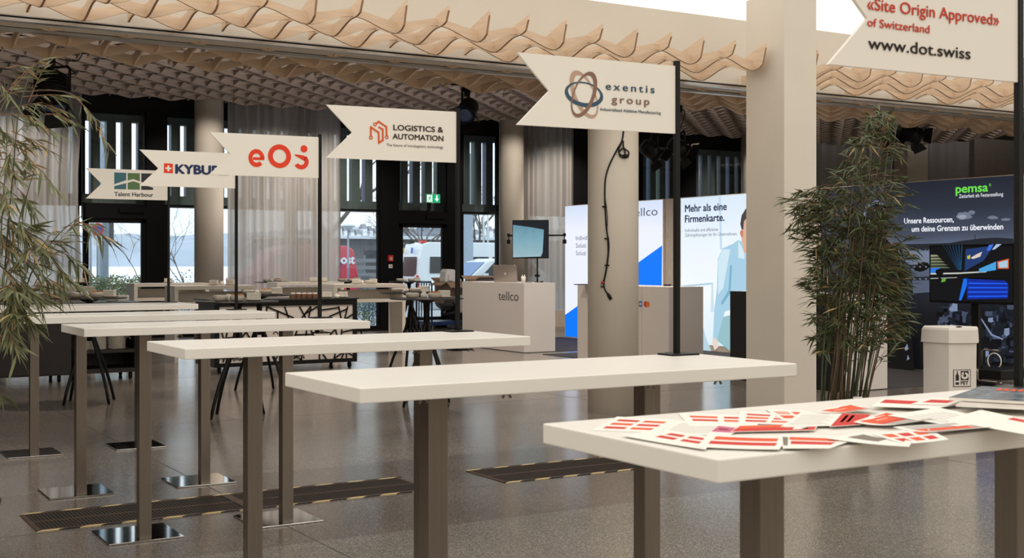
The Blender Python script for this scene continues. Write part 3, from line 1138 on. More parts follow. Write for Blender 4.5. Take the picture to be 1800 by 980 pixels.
def make_saucer(label):
    b = MB(); b.lathe([(0.05, 0.0), (0.075, 0.006), (0.092, 0.014), (0.088, 0.0145), (0.06, 0.009), (0.001, 0.008)], n=26, cap1=False)
    return tag(b.build('saucer', M_STONEWARE), label, 'plate', 'grey saucers')


protos = {'bowl': make_bowl('x', False), 'snack': make_bowl('x', True), 'cup': make_cup('x'), 'napkin': make_napkins('x'), 'saucer': make_saucer('x')}
first = {k: True for k in protos}


def place(kind, u, d, z, label, rot=0.0, group=None):
    p = atD(u, HORIZON, d)
    p.z = z
    o = protos[kind]
    if first[kind]:
        first[kind] = False
        o.location = p; o.rotation_euler = (0, 0, rot); o['label'] = label
        if group: o['group'] = group
    else:
        o = dup(o, p, rot, label, group)
    return o


SETS = {
    'left': [(134, 'bowl'), (151.5, 'cup'), (169, 'snack'), (192.5, 'napkin')],
    'mid': [(387, 'bowl'), (402, 'cup'), (417, 'snack'), (446, 'napkin')],
    'midback': [(437, 'bowl'), (452, 'cup'), (467, 'snack'), (486, 'napkin')],
    'right': [(725, 'bowl'), (745, 'cup'), (764, 'snack'), (781, 'napkin')],
    'rightback': [(698, 'bowl'), (714, 'cup'), (730, 'bowl'), (745, 'napkin')],
    'van': [(703, 'bowl'), (712, 'cup'), (723, 'bowl'), (733, 'napkin')],
    'curtain': [(469, 'bowl'), (478, 'cup'), (488, 'snack'), (499, 'napkin')],
    'post': [(600, 'bowl'), (609, 'cup'), (617, 'bowl'), (628, 'napkin')],
    'door': [(122, 'bowl'), (131, 'cup'), (143, 'napkin')],
}
NEAR = {'left': 'the round table at left', 'mid': 'the round table at the sideboard\'s left end', 'midback': 'the round table just before the sideboard',
        'right': 'the nearer round table by the logo counter', 'rightback': 'the farther round table by the logo counter', 'van': 'the far round table before the white minibus',
        'curtain': 'the far round table before the wide curtain', 'post': 'the far round table before the red van', 'door': 'the far round table at the left door'}
WORD = {'bowl': 'grey stoneware bowl', 'snack': 'grey stoneware bowl heaped with orange snacks', 'cup': 'small white cup of sachets', 'napkin': 'block of folded white napkins'}
for k, items in SETS.items():
    d0 = RTP[k]
    nb = [q for q in items if q[1] == 'bowl']
    for i, (u, kind) in enumerate(items):
        dz = {'bowl': -0.10, 'snack': -0.14, 'cup': 0.0, 'napkin': 0.0}[kind]
        extra = ''
        if len(nb) == 2 and kind == 'bowl':
            extra = ', left one' if (u, kind) == nb[0] else ', right one'
        lab = WORD[kind] + ' on ' + NEAR[k] + extra
        if kind == 'napkin':
            place('saucer', u, d0 + dz, RT_H, 'grey saucer under the napkins on ' + NEAR[k])
            place('napkin', u, d0 + dz, RT_H, lab, -YAW)
        else:
            place(kind, u, d0 + dz, RT_H, lab)

# ------------------------------------------------------------------ dark rolling sideboards
M_CASTER = M_RUBBER


def casters(t, spots, r=0.042):
    for (x, y) in spots:
        c = MB()
        c.lathe([(r * 0.6, -0.017), (r, -0.014), (r, 0.014), (r * 0.6, 0.017)], (x, y, r), n=16, M=Matrix.Rotation(PI / 2, 4, 'Y'))
        c.box(x - 0.016, y - 0.02, r * 1.5, x + 0.016, y + 0.02, 0.085)
        c.build('caster', M_CASTER, t)


t = thing('rolling_cabinet', 'closed dark rolling cabinet behind the left bamboo', 'cabinet', (1.35, 15.3, 0))
b = MB(); b.box(1.35, 15.3, 0.085, 3.16, 16.0, 0.90)
b.build('body', M_CABINET, t)
b = MB(); b.box(1.33, 15.28, 0.90, 3.18, 16.02, 0.935)
b.build('worktop', M_DARKTOP, t)
for x0, x1 in ((1.37, 2.25), (2.26, 3.14)):
    b = MB(); b.box(x0, 15.285, 0.10, x1, 15.3, 0.89)
    b.build('front_panel', M_CABINET, t, bevel=0.002)
casters(t, [(1.45, 15.4), (3.04, 15.4), (1.45, 15.9), (3.04, 15.9)])

t = thing('rolling_shelf_cabinet', 'dark open rolling cabinet with white plate stacks on its shelf', 'cabinet', (3.22, 15.35, 0))
b = MB()
b.box(3.22, 15.35, 0.085, 3.25, 16.0, 0.90); b.box(3.93, 15.35, 0.085, 3.96, 16.0, 0.90); b.box(3.25, 15.96, 0.085, 3.93, 16.0, 0.90)
b.build('body', M_CABINET, t)
b = MB(); b.box(3.25, 15.36, 0.085, 3.93, 15.96, 0.135); b.build('bottom_shelf', M_CABINET, t)
b = MB(); b.box(3.25, 15.36, 0.325, 3.93, 15.96, 0.36); b.build('shelf', M_CABINET, t)
b = MB(); b.box(3.20, 15.33, 0.90, 3.98, 16.02, 0.935); b.build('worktop', M_DARKTOP, t)
casters(t, [(3.30, 15.43), (3.88, 15.43), (3.30, 15.92), (3.88, 15.92)])

plate0 = None
pl_stack = [(3.32, 15.52, 14, 'left'), (3.50, 15.50, 18, 'middle'), (3.735, 15.52, 17, 'right')]
for (x, y, n, side) in pl_stack:
    for k in range(n):
        lab = 'white plate %s the %s stack on the dark cabinet shelf' % ('on top of' if k == n - 1 else ('at the bottom of' if k == 0 else 'within'), side)
        if plate0 is None:
            b = MB(); b.lathe([(0.06, 0.0), (0.10, 0.008), (0.112, 0.013), (0.11, 0.0145), (0.09, 0.009), (0.001, 0.006)], n=24, cap1=False)
            plate0 = tag(b.build('plate', M_CHINA), lab, 'plate', 'white plates in stacks')
            plate0.location = (x, y, 0.36)
        else:
            o = plate0.copy(); COL.objects.link(o)
            o.location = (x, y, 0.36 + k * 0.0135)
            o['label'] = lab
            o['group'] = 'white plates, %s stack' % side if 0 < k < n - 1 else 'white plates in stacks'

t = thing('panelled_sideboard', 'rolling sideboard with white front crossed by black crooked bars', 'sideboard', (4.92, 15.40, 0))
b = MB(); b.box(4.92, 15.42, 0.085, 6.87, 16.2, 0.90)
b.build('body', mat('anthracite_side_panel', (62, 58, 58), rough=0.5), t)
b = MB()
for q in ((4.92, 0.085, 4.98, 0.92), (6.81, 0.085, 6.87, 0.92), (4.98, 0.085, 6.81, 0.135), (4.98, 0.85, 6.81, 0.92)):
    b.box(q[0], 15.395, q[1], q[2], 15.42, q[3])
b.build('front_frame', M_BLACK, t)
b = MB(); b.box(4.98, 15.41, 0.135, 6.81, 15.4195, 0.85)
b.build('front_panel', mat('white_fabric_panel', (224, 214, 206), rough=0.85, var=0.05, scale=5, bump=0.15), t)
pl = Plane((4.92, 15.409, 0), (1, 0, 0))
SEG = [((440, 40), (680, 140)), ((600, 40), (635, 140)), ((730, 40), (785, 140)), ((830, 40), (745, 150)), ((895, 40), (770, 110)), ((832, 45), (800, 190)),
       ((895, 40), (900, 160)), ((900, 75), (1075, 50)), ((990, 130), (1155, 60)), ((1075, 40), (1100, 160)), ((1155, 40), (1128, 150)), ((1200, 110), (1100, 170)),
       ((540, 85), (540, 200)), ((445, 45), (430, 190)), ((45, 255), (65, 330)), ((98, 255), (82, 330)), ((68, 322), (165, 310)), ((250, 240), (300, 330)), ((272, 250), (225, 315)),
       ((715, 240), (690, 300)), ((795, 240), (783, 330)), ((690, 290), (850, 285)), ((830, 245), (880, 340)), ((1000, 290), (1055, 230)), ((1045, 230), (1068, 330)),
       ((1105, 225), (1098, 290)), ((1098, 268), (1200, 245)), ((680, 470), (755, 530)), ((772, 425), (742, 530)), ((765, 430), (680, 500)), ((905, 430), (908, 527)), ((912, 425), (968, 525)),
       ((1052, 425), (1035, 525)), ((1032, 525), (1142, 425)), ((1132, 425), (1100, 520)), ((1120, 430), (1200, 470)), ((1140, 430), (1145, 515)), ((0, 495), (300, 505)), ((488, 450), (528, 540)),
       ((545, 460), (515, 540)), ((60, 530), (75, 470)), ((300, 470), (240, 545)), ((400, 330), (520, 460)), ((560, 300), (500, 470)), ((860, 300), (700, 420)), ((960, 300), (900, 430)), ((1000, 300), (1060, 430)),
       ((1098, 290), (1050, 420)), ((1200, 330), (1060, 300)), ((300, 330), (180, 440)), ((-10, 330), (60, 470)), ((130, 330), (110, 500))]
b = MB()
for (p, q) in SEG:
    a = pl.px(380 + p[0] / 5, 530 + p[1] / 5); c = pl.px(380 + q[0] / 5, 530 + q[1] / 5)
    cl = lambda z: (min(1.89, max(0.06, z[0])), min(0.85, max(0.135, z[1])))
    a, c = cl(a), cl(c)
    v = Vector((c[0] - a[0], c[1] - a[1]))
    if v.length < 0.03: continue
    v.normalize(); nx, ny = -v.y * 0.009, v.x * 0.009
    b.slab(pl, [(a[0] + nx, a[1] + ny), (a[0] - nx, a[1] - ny), (c[0] - nx, c[1] - ny), (c[0] + nx, c[1] + ny)], 0.0, 0.010)
b.build('crooked_bars', M_BLACK, t)
b = MB(); b.box(4.90, 15.38, 0.92, 6.89, 16.22, 0.94)
b.build('worktop', M_DARKTOP, t)
casters(t, [(5.0, 15.47), (6.79, 15.47), (5.0, 16.1), (6.79, 16.1)])

# on the sideboard: five little wooden boxes of tea lights and two saucers with napkins
box0 = None
for k in range(5):
    u = 515 + k * 9.6
    lab = 'small brown wooden box with white tops, %s of five on the sideboard' % ('leftmost', 'second', 'middle', 'fourth', 'rightmost')[k]
    p = atD(u, HORIZON, 16.55); p.z = 0.94
    if box0 is None:
        box0 = thing('condiment_box', lab, 'box', p, 0, 'wooden boxes on the sideboard', world=False)
        b = MB(); b.box(-0.036, -0.036, 0, 0.036, 0.036, 0.055)
        b.build('body', mat('brown_wood', (122, 86, 62), rough=0.6, var=0.15, scale=20, stretch=(1, 1, 6)), box0, bevel=0.002)
        b = MB()
        for x in (-0.015, 0.015):
            for y in (-0.015, 0.015):
                b.lathe([(0.012, 0.05), (0.012, 0.066), (0.004, 0.068), (0.004, 0.074)], (x, y, 0), n=10)
        b.build('jar_tops', M_CHINA, box0)
    else:
        dup(box0, p, 0, lab, 'wooden boxes on the sideboard')
for u, d, w in ((574, 16.75, 'left'), (602, 16.85, 'right')):
    place('saucer', u, d, 0.94, 'grey saucer under the %s napkins on the panelled sideboard' % w)
    place('napkin', u + 1, d, 0.94, 'block of napkins, %s one on the panelled sideboard' % w, -YAW)
place('cup', 592, 16.6, 0.94, 'small white cup beside the right napkins on the panelled sideboard')
# on the dark cabinet: saucer with cup and a napkin block
place('saucer', 197, 15.35, 0.935, 'grey saucer on the dark cabinet under the left round table')
place('napkin', 217, 15.35, 0.935, 'block of napkins on the dark cabinet behind the left round table', -YAW)


# ------------------------------------------------------------------ white high tables with panel and lower shelf
def white_table(label, x0, y0, ln=1.2, dp=0.5, h=1.08):
    t = thing('high_table', label, 'table', (x0, y0, 0), 0, 'white high tables')
    b = MB(); b.box(x0, y0, h - 0.055, x0 + ln, y0 + dp, h)
    b.build('tabletop', M_WHITEWOOD, t, bevel=0.003)
    for x in (x0, x0 + ln - 0.055):
        b = MB(); b.box(x, y0 + 0.002, 0, x + 0.055, y0 + dp - 0.002, h - 0.055)
        b.build('side_panel', M_WHITEWOOD, t)
    b = MB(); b.box(x0 + 0.055, y0 + 0.01, 0.80, x0 + ln - 0.055, y0 + dp - 0.03, 0.85)
    b.build('shelf', M_WHITEWOOD, t)
    b = MB(); b.box(x0 + 0.055, y0 + dp - 0.06, 0.85, x0 + ln - 0.055, y0 + dp - 0.035, 0.985)
    b.build('back_panel', M_WHITEWOOD, t)
    return t


WT = [(2.74, 17.55, 'white high table at far left behind the left bamboo', 'the white high table behind the bamboo'),
      (5.0, 17.45, 'white high table right of the left glass door, nearer of two', 'the white high table right of the left door'),
      (5.05, 19.85, 'white high table right of the left glass door, farther of two', 'the farther white high table before the left column'),
      (7.37, 19.75, 'white high table before the wide sheer curtain', 'the white high table before the wide curtain'),
      (7.44, 17.52, 'white high table left of the door with the exit sign', 'the white high table before the red van')]
for x, y, lab, _ in WT:
    white_table(lab, x, y)
for idx, items in ((0, [(72, 'napkin'), (92, 'cup'), (108, 'napkin')]), (1, [(376, 'napkin'), (390, 'cup'), (405, 'napkin')]), (2, [(296, 'napkin')]),
                   (3, [(551, 'napkin'), (561, 'cup'), (569, 'napkin')]), (4, [(626, 'napkin'), (636, 'cup'), (648, 'bowl'), (656, 'napkin')])):
    x, y, _, w = WT[idx]
    nn = [q[0] for q in items if q[1] == 'napkin']
    for u, kind in items:
        r = (u - 900) / FPX
        d = (y + 0.22) / (CS - r * SN)
        ex = ''
        if kind == 'napkin' and len(nn) > 1: ex = ', left' if u == nn[0] else ', right'
        if kind == 'napkin':
            place('saucer', u, d, 1.08, 'grey saucer under napkins on ' + w + ex)
        place(kind, u, d, 1.08, WORD[kind] + ' on ' + w + ex, -YAW if kind == 'napkin' else 0)

# ------------------------------------------------------------------ exhibition counters and what stands on them
def counter(name, label, x0, x1, y0, y1, h, front=None, seams=()):
    t = thing(name, label, 'counter', (x0, y0, 0))
    b = MB(); b.box(x0, y0, 0.0085, x1, y1, h)
    b.build('body', M_WHITEBOX, t, bevel=0.003)
    if front:
        b = MB(); b.box(x0 - 0.012, y0 + 0.003, 0.0085, x0, y1 - 0.003, h + 0.001)
        b.build('front_panel', front, t)
    for y in seams:
        b = MB(); b.box(x0 - 0.0008, y - 0.002, 0.01, x0 + 0.001, y + 0.002, h - 0.002)
        b.build('seam', mat('seam_grey', (150, 142, 136)), t)
    return t


LOGOGREY = mat('logo_grey', (74, 70, 70), var=0.02)
t = counter('logo_counter', 'white counter with a dark grey lettered front and a laptop on top', 10.2, 10.78, 16.53, 18.52, 1.09)
plc = Plane((10.2, 18.52, 0), (0, -1, 0))
letters_px('tellco', plc, 876, 527, 911.5, 528, 15.5, LOGOGREY, t, lift=0.002, bold=0.0)

t = counter('card_counter', 'white counter behind the round column with two card emblems', 10.2, 10.78, 12.92, 15.05, 1.09, seams=(14.0, 13.5))
plk = Plane((10.2, 15.05, 0), (0, -1, 0))
P = lambda x, y: plk.px(850 + x / 3.38, 290 + y / 3.38)
b = MB(); b.flat(plk, [P(923, 807), P(944, 808), P(944, 841), P(923, 840)], 0.0015)
e1 = b.build('emblem', mat('card_blue', (36, 106, 176), var=0.02), t)
b = MB(); b.flat(plk, [P(926, 817), P(942, 818), P(942, 823), P(926, 822)], 0.002); b.flat(plk, [P(926, 826), P(942, 827), P(942, 831), P(926, 830)], 0.002)
b.build('lettering', M_PAPER, e1)
for (x, y), m, lf in (((963, 825), mat('card_red', (214, 44, 36), var=0.02), 0.0015), ((977, 826), mat('card_orange', (236, 132, 52), var=0.02), 0.002)):
    a, c = P(x, y); rr = P(x, y - 17)[1] - c
    b = MB(); b.ring2d(plk, a, c, rr, rr, rr * 0.02, rr * 0.02, 0, lf, n=28)
    b.build('emblem', m, t)

t = counter('black_fronted_counter', 'counter with black front and white end beside the square column and bamboo', 10.09, 10.78, 9.75, 11.58, 1.065, front=mat('matt_black_panel', (24, 24, 26), rough=0.55, var=0.06))

# laptop with its lid towards the hall
p = atD(889, HORIZON, 20.25); p.z = 1.09
t = thing('laptop', 'open silver laptop, lid towards the hall, on the logo counter', 'laptop', p, -YAW - 0.3, world=False)
b = MB(); b.box(-0.2, -0.005, 0.0, 0.2, 0.25, 0.014)
b.build('base', mat('silver_aluminium', (176, 168, 162), rough=0.35, metal=0.6, var=0.03), t, bevel=0.004)
b = MB(); b.box(-0.155, 0.10, 0.0141, 0.155, 0.20, 0.0146); b.build('keyboard', M_BLACK, t)
M = Matrix.Translation((0, 0.0, 0.012)) @ Matrix.Rotation(math.radians(14), 4, 'X')
b = MB(); b.box(-0.2, -0.004, 0.0, 0.2, 0.004, 0.275, M=M)
lid = b.build('lid', MATS['silver_aluminium'], t, bevel=0.003)
b = MB(); b.box(-0.19, 0.0041, 0.012, 0.19, 0.0048, 0.264, M=M); b.build('screen', M_BLACK, lid)
pp = Plane(M @ Vector((0, -0.0045, 0.13)), (1, 0, 0), (M.to_3x3() @ Vector((0, 0, 1))))
b = MB(); b.ring2d(pp, 0, 0, 0.018, 0.020, 0.0004, 0.0004, 0, 0.0006, n=20); b.ring2d(pp, 0.006, 0.027, 0.007, 0.004, 0.0002, 0.0002, 0.7, 0.0006, n=12)
b.build('emblem', mat('pale_emblem', (226, 220, 214), var=0.02), lid)

p = atD(920, HORIZON, 19.75); p.z = 1.09
t = thing('cup', 'white paper cup between the laptop and the screen pole', 'cup', p, 0, world=False)
b = MB(); b.lathe([(0.030, 0), (0.038, 0.10), (0.036, 0.10), (0.029, 0.006), (0.001, 0.006)], n=20, cap1=False); b.build('body', M_CHINA, t)
b = MB()
for a in range(4):
    b.tube([(0.012 * math.cos(a * 1.6), 0.012 * math.sin(a * 1.6), 0.02), (0.026 * math.cos(a * 1.6), 0.026 * math.sin(a * 1.6), 0.125)], 0.003, n=6)
b.build('stirrers', M_CHINA, t)
p = atD(952.5, HORIZON, 19.9); p.z = 1.09
b = MB(); b.lathe([(0.02, 0), (0.024, 0.006), (0.024, 0.022), (0.018, 0.028)], n=20)
o = tag(b.build('tin', mat('dark_tin', (52, 42, 36), rough=0.4)), 'small dark round tin beside the screen pole on the logo counter', 'tin'); o.location = p
p = atD(929, HORIZON, 19.6); p.z = 1.09
b = MB(); b.box(-0.045, -0.03, 0, 0.045, 0.03, 0.006)
o = tag(b.build('pen_tray', M_BLACK), 'flat dark tray right of the white cup on the logo counter', 'tray'); o.location = p
p = atD(1022, HORIZON, 17.9); p.z = 1.09
b = MB(); b.box(-0.09, -0.06, 0, 0.09, 0.06, 0.012)
o = tag(b.build('tablet', M_BLACK), 'dark tablet lying on the left end of the card counter', 'tablet'); o.location = p
p = atD(1173, HORIZON, 17.1); p.z = 1.09
t = thing('card_reader', 'small dark card reader on the card counter', 'card reader', p, -YAW, world=False)
b = MB(); b.box(-0.05, -0.03, 0, 0.05, 0.03, 0.02); b.build('body', M_BLACK, t, bevel=0.004)
b = MB(); b.tube([(0.05, 0, 0.01), (0.09, 0.01, 0.006), (0.12, -0.01, 0.005)], 0.003, n=6); b.build('cable', M_RUBBER, t)

# screen on a pole clamped to the logo counter
p = atD(944.5, HORIZON, 20.0); p.z = 1.09
t = thing('pole_screen', 'flat screen on a black pole clamped to the logo counter', 'screen', p, -YAW + math.radians(-16), world=False)
b = MB(); b.lathe([(0.012, 0), (0.012, 0.75)], n=14); b.lathe([(0.05, 0.0), (0.05, 0.008)], n=20); b.build('pole', M_BLACK, t)
b = MB(); b.box(-0.036, -0.025, 0.09, 0.036, 0.025, 0.125); b.build('clamp', M_BLACK, t)
z0, z1, x0, x1 = 0.385, 1.0, -0.40, 0.20
b = MB(); b.box(x0, -0.06, z0, x1, -0.03, z1); b.box(-0.06, -0.03, 0.6, 0.06, 0.012, 0.78)
b.build('housing', M_BLACK, t, bevel=0.003)
b = MB(); b.box(x0 + 0.010, -0.0615, z0 + 0.014, x1 - 0.010, -0.060, z1 - 0.010)
sc = b.build('display', glow('display_dark', (14, 24, 32), 1.0), t)
pp = Plane((x0, -0.0616, z0), (1, 0, 0))
b = MB(); b.flat(pp, [(0.012, 0.016), (0.475, 0.03), (0.505, 0.10), (0.525, 0.46), (0.3, 0.50), (0.012, 0.54)], 0.0006)
b.build('picture', glow_ramp('display_sky', [(0.0, (152, 184, 194)), (0.6, (120, 166, 182)), (1.0, (96, 142, 160))], 2, 0.3, 5.0), sc)
for s, nm in ((1, 'right'), (-1, 'left')):
    b = MB()
    xs = (x1, x1 + 0.26) if s > 0 else (x0 - 0.065, x0)
    b.box(xs[0], -0.05, 0.74, xs[1], -0.035, 0.765)
    xe = xs[1] if s > 0 else xs[0]
    b.box(xe - 0.02, -0.055, 0.735, xe + 0.02, -0.03, 0.785)
    b.box(xe - 0.026, -0.06, 0.62, xe + 0.026, -0.02, 0.685)
    b.tube([(xe, -0.04, 0.735), (xe, -0.04, 0.685)], 0.008, n=8)
    b.build('lamp_arm', M_BLACK, t)

# ------------------------------------------------------------------ illuminated walls
LX = 12.93
M_BOXFRAME = mat('pale_frame', (214, 200, 186), rough=0.5)


def lightbox(label, y0, y1, z0, z1, face):
    t = thing('light_wall', label, 'sign', (LX, y0, 0), 0, 'illuminated exhibition walls')
    b = MB(); b.box(LX, y0, 0.0085, LX + 0.12, y1, z1)
    b.build('frame', M_BOXFRAME, t)
    b = MB(); b.box(LX - 0.006, y0 + 0.012, z0, LX, y1 - 0.012, z1 - 0.012)
    b.build('lit_print', face, t)
    return t, Plane((LX - 0.006, y1, 0), (0, -1, 0))


t, pl = lightbox('tall white and blue illuminated wall behind the round column', 16.53, 19.49, 0.03, 2.47,
                 glow_ramp('lit_white', [(0.0, (238, 242, 255)), (0.8, (240, 244, 255)), (1.0, (214, 226, 250))], 2))
z0 = 0.03
b = MB(); b.flat(pl, [pl.px(993.5, 553), pl.px(1164, 431), (2.915, z0), (0.015, z0)], 0.001)
b.build('blue_field', glow('lit_blue', (0, 122, 255), 1.0), t)
M_LT = glow('lit_grey_letters', (84, 92, 112), 1.0)
letters_px('tellco', pl, 1108, 381, 1156, 377.5, 14.5, M_LT, t, lift=0.002)
for s_, v, u1 in (('Individ', 421.5, 1032), ('Soluti', 435, 1030), ('Soluzi', 448.2, 1030)):
    letters_px(s_, pl, 1012.5, v, u1, v, 8.0, M_LT, t, lift=0.002)
b = MB(); b.box(LX + 0.03, 16.08, 0.0085, LX + 0.12, 16.525, 2.47)
tag(b.build('wall_strip', M_BOXFRAME), 'narrow beige panel between the blue and the shirt illuminated walls', 'panel')

t, pl = lightbox('illuminated wall showing a man in a pale blue shirt', 13.06, 16.07, 0.10, 2.47,
                 glow_ramp('lit_office', [(0.0, (222, 240, 250)), (0.35, (246, 252, 255)), (0.7, (236, 246, 255)), (1.0, (218, 234, 250))], 2, 0.25, 4))
P = lambda x, y: pl.px(1190 + x / 3.377, 340 + y / 3.377)
SHIRT = glow('lit_shirt', (168, 208, 230), 1.0)
for nm, m, q in (('window_bar', glow('lit_bar', (196, 220, 240), 1.0), [(248, 10), (262, 10), (268, 330), (256, 330)]),
                 ('desk_edge', glow('lit_desk', (176, 208, 232), 1.0), [(25, 545), (215, 528), (215, 538), (25, 556)]),
                 ('chair_back', glow('lit_chair', (206, 226, 240), 1.0), [(205, 535), (216, 535), (222, 700), (200, 705)]),
                 ('chair_shade', glow('lit_chair_low', (186, 212, 226), 1.0), [(92, 745), (140, 730), (175, 860), (205, 940), (120, 930)]),
                 ('trousers', glow('lit_trousers', (150, 192, 200), 1.0), [(240, 740), (320, 720), (460, 760), (460, 900), (330, 945), (225, 860)]),
                 ('shirt', SHIRT, [(365, 275), (330, 300), (270, 325), (244, 390), (238, 560), (222, 700), (215, 850), (238, 872), (262, 780), (285, 700), (315, 690), (460, 720), (520, 480), (500, 340), (430, 300)]),
                 ('shirt_fold', glow('lit_fold', (120, 174, 204), 1.0), [(318, 420), (328, 430), (318, 590), (270, 660), (262, 650), (308, 570)]),
                 ('shirt_light', glow('lit_fold_light', (210, 234, 246), 1.0), [(270, 330), (318, 330), (300, 430), (276, 560), (245, 600), (246, 400)]),
                 ('collar', glow('lit_collar', (214, 234, 244), 1.0), [(366, 278), (402, 352), (402, 388), (366, 382)]),
                 ('hand', glow('lit_hand', (232, 214, 204), 1.0), [(214, 850), (244, 870), (250, 905), (225, 930), (212, 890)]),
                 ('neck', glow('lit_skin', (222, 176, 150), 1.0), [(380, 240), (400, 352), (450, 345), (460, 210)]),
                 ('face', MATS['lit_skin'], [(392, 150), (384, 230), (396, 300), (430, 320), (470, 280), (480, 190), (455, 130)]),
                 ('ear', glow('lit_ear', (206, 128, 104), 1.0), [(380, 216), (376, 236), (384, 258), (394, 256), (396, 222)]),
                 ('hair', glow('lit_hair', (70, 66, 70), 1.0), [(386, 212), (378, 180), (386, 130), (410, 90), (455, 84), (482, 120), (480, 180), (455, 140), (420, 140), (400, 165), (396, 214)])):
    b = MB()
    b.flat(pl, [P(*z) for z in q], 0.001 + 0.0005 * len(t.children))
    b.build(nm, m, t)
M_LN = glow('lit_navy_letters', (38, 46, 78), 1.0)
lf = 0.001 + 0.0005 * len(t.children)
letters_px('Mehr als eine', pl, 1205, 372.5, 1278, 368.5, 12.5, M_LN, t, lift=lf, bold=0.035)
letters_px('Firmenkarte.', pl, 1205, 391, 1274, 387.5, 12.5, M_LN, t, lift=lf, bold=0.035)
letters_px('Individuelle und effiziente', pl, 1205, 407.3, 1263, 405.5, 5.6, M_LT, t, lift=lf)
letters_px('Zahlungsl\u00f6sungen f\u00fcr Ihr Unternehmen.', pl, 1205, 415.6, 1297, 413.3, 5.6, M_LT, t, lift=lf)

t, pl = lightbox('dark illuminated wall with a helmeted figure over a river town', 9.72, 12.92, 0.02, 2.47,
                 glow_ramp('lit_dusk', [(0.0, (8, 9, 12)), (0.28, (14, 16, 21)), (0.45, (34, 38, 48)), (0.575, (60, 66, 82)), (0.61, (108, 120, 144)), (0.72, (66, 74, 92)), (0.86, (44, 50, 64)), (1.0, (34, 38, 50))], 2, 0.05, 4))
b = MB(); b.box(LX + 0.02, 12.925, 0.0085, LX + 0.12, 13.055, 2.42)
tag(b.build('wall_strip', M_BOXFRAME), 'narrow beige panel between the shirt and the helmet illuminated walls', 'panel')
P = lambda x, y: pl.px(1430 + x / 4.667, 290 + y / 4.667)
Q = lambda x, y: pl.px(1430 + x / 4.667, 480 + y / 4.667)
LK = glow('lit_black', (5, 6, 8), 1.0)
HILL = glow('lit_hill', (34, 38, 46), 1.0)
LAKE = glow('lit_lake', (112, 124, 146), 1.0)
rnd = random.Random(21)


def print_shape(nm, m, pts):
    b = MB(); b.flat(pl, pts, 0.001 + 0.0004 * len(t.children)); b.build(nm, m, t)


def soft_blob(nm, m, cx, cy, rx, ry, k=1, Pm=None):
    pts = []
    for i in range(18):
        a = 2 * PI * i / 18
        q = rnd.uniform(0.75, 1.1)
        pts.append((Pm or P)(cx + rx * q * math.cos(a), cy + ry * q * math.sin(a)))
    print_shape(nm, m, pts)


CL = glow('lit_cloud', (112, 120, 138), 1.0)
CL2 = glow('lit_cloud_pale', (148, 156, 172), 1.0)
for c in ((1235, 415, 75, 34), (1470, 430, 45, 16), (1580, 445, 40, 12), (1300, 388, 30, 18)): soft_blob('cloud', CL, *c)
soft_blob('cloud', CL2, 1220, 425, 40, 18)
print_shape('far_hill', HILL, [P(620, 655), P(760, 648), P(930, 645), P(1120, 638), P(1220, 620), P(1380, 600), P(1500, 594), P(1640, 602), P(1655, 700), P(620, 700)])
print_shape('mast', HILL, [P(1325, 568), P(1330, 568), P(1331, 612), P(1324, 612)])
print_shape('lake', LAKE, [P(690, 720), P(955, 712), P(955, 830), P(790, 815), P(740, 780)])
b = MB()
for k in range(120):
    x, y = rnd.uniform(690, 1640), rnd.uniform(688, 722)
    w = rnd.uniform(4, 10)
    b.flat(pl, [P(x, y), P(x + w, y), P(x + w, y + 5), P(x, y + 5)], 0.0062)
b.build('shore_houses', glow('lit_houses', (138, 144, 156), 1.0), t)['kind'] = 'stuff'
print_shape('river', glow('lit_river', (84, 92, 112), 1.0), [Q(800, -70), Q(955, -80), Q(955, 155), Q(820, 165)])
for y in (825, 925):
    print_shape('bridge', HILL, [P(790, y - 8), P(955, y - 12), P(955, y + 18), P(790, y + 22)])
    b = MB()
    for k in range(3):
        b.ring2d(pl, *P(830 + 48 * k, y + 8), 0.016, 0.011, 0.0005, 0.0005, 0, 0.0085, n=12)
    b.build('bridge_arches', LAKE, t)
for c in ((905, 820, 50, 30), (880, 850, 60, 25)): soft_blob('trees', LK, *c)
soft_blob('trees', LK, 1060, 330, 50, 70, Pm=Q)
TOWN = [glow('lit_town_%d' % k, c, 1.0) for k, c in enumerate(((124, 138, 168), (66, 76, 98), (38, 44, 58), (24, 28, 38)))]
for k in range(190):
    x, y = rnd.uniform(1040, 1640), rnd.uniform(240, 720)
    if 1340 < x < 1400: continue
    w, h = rnd.uniform(12, 70), rnd.uniform(10, 60)
    m = TOWN[min(3, int(rnd.random() ** 0.42 * 4))]
    sk = rnd.uniform(-12, 12)
    print_shape('town_house', m, [Q(x, y), Q(x + w, y + sk), Q(x + w, y + sk + h), Q(x + w / 2, y + h * 1.2), Q(x, y + h)])
print_shape('street', TOWN[0], [Q(1400, 365), Q(1408, 360), Q(1500, 495), Q(1590, 535), Q(1588, 545), Q(1490, 508)])
print_shape('church', TOWN[0], [Q(1145, 290), Q(1170, 262), Q(1175, 245), Q(1215, 250), Q(1215, 310), Q(1160, 312)])
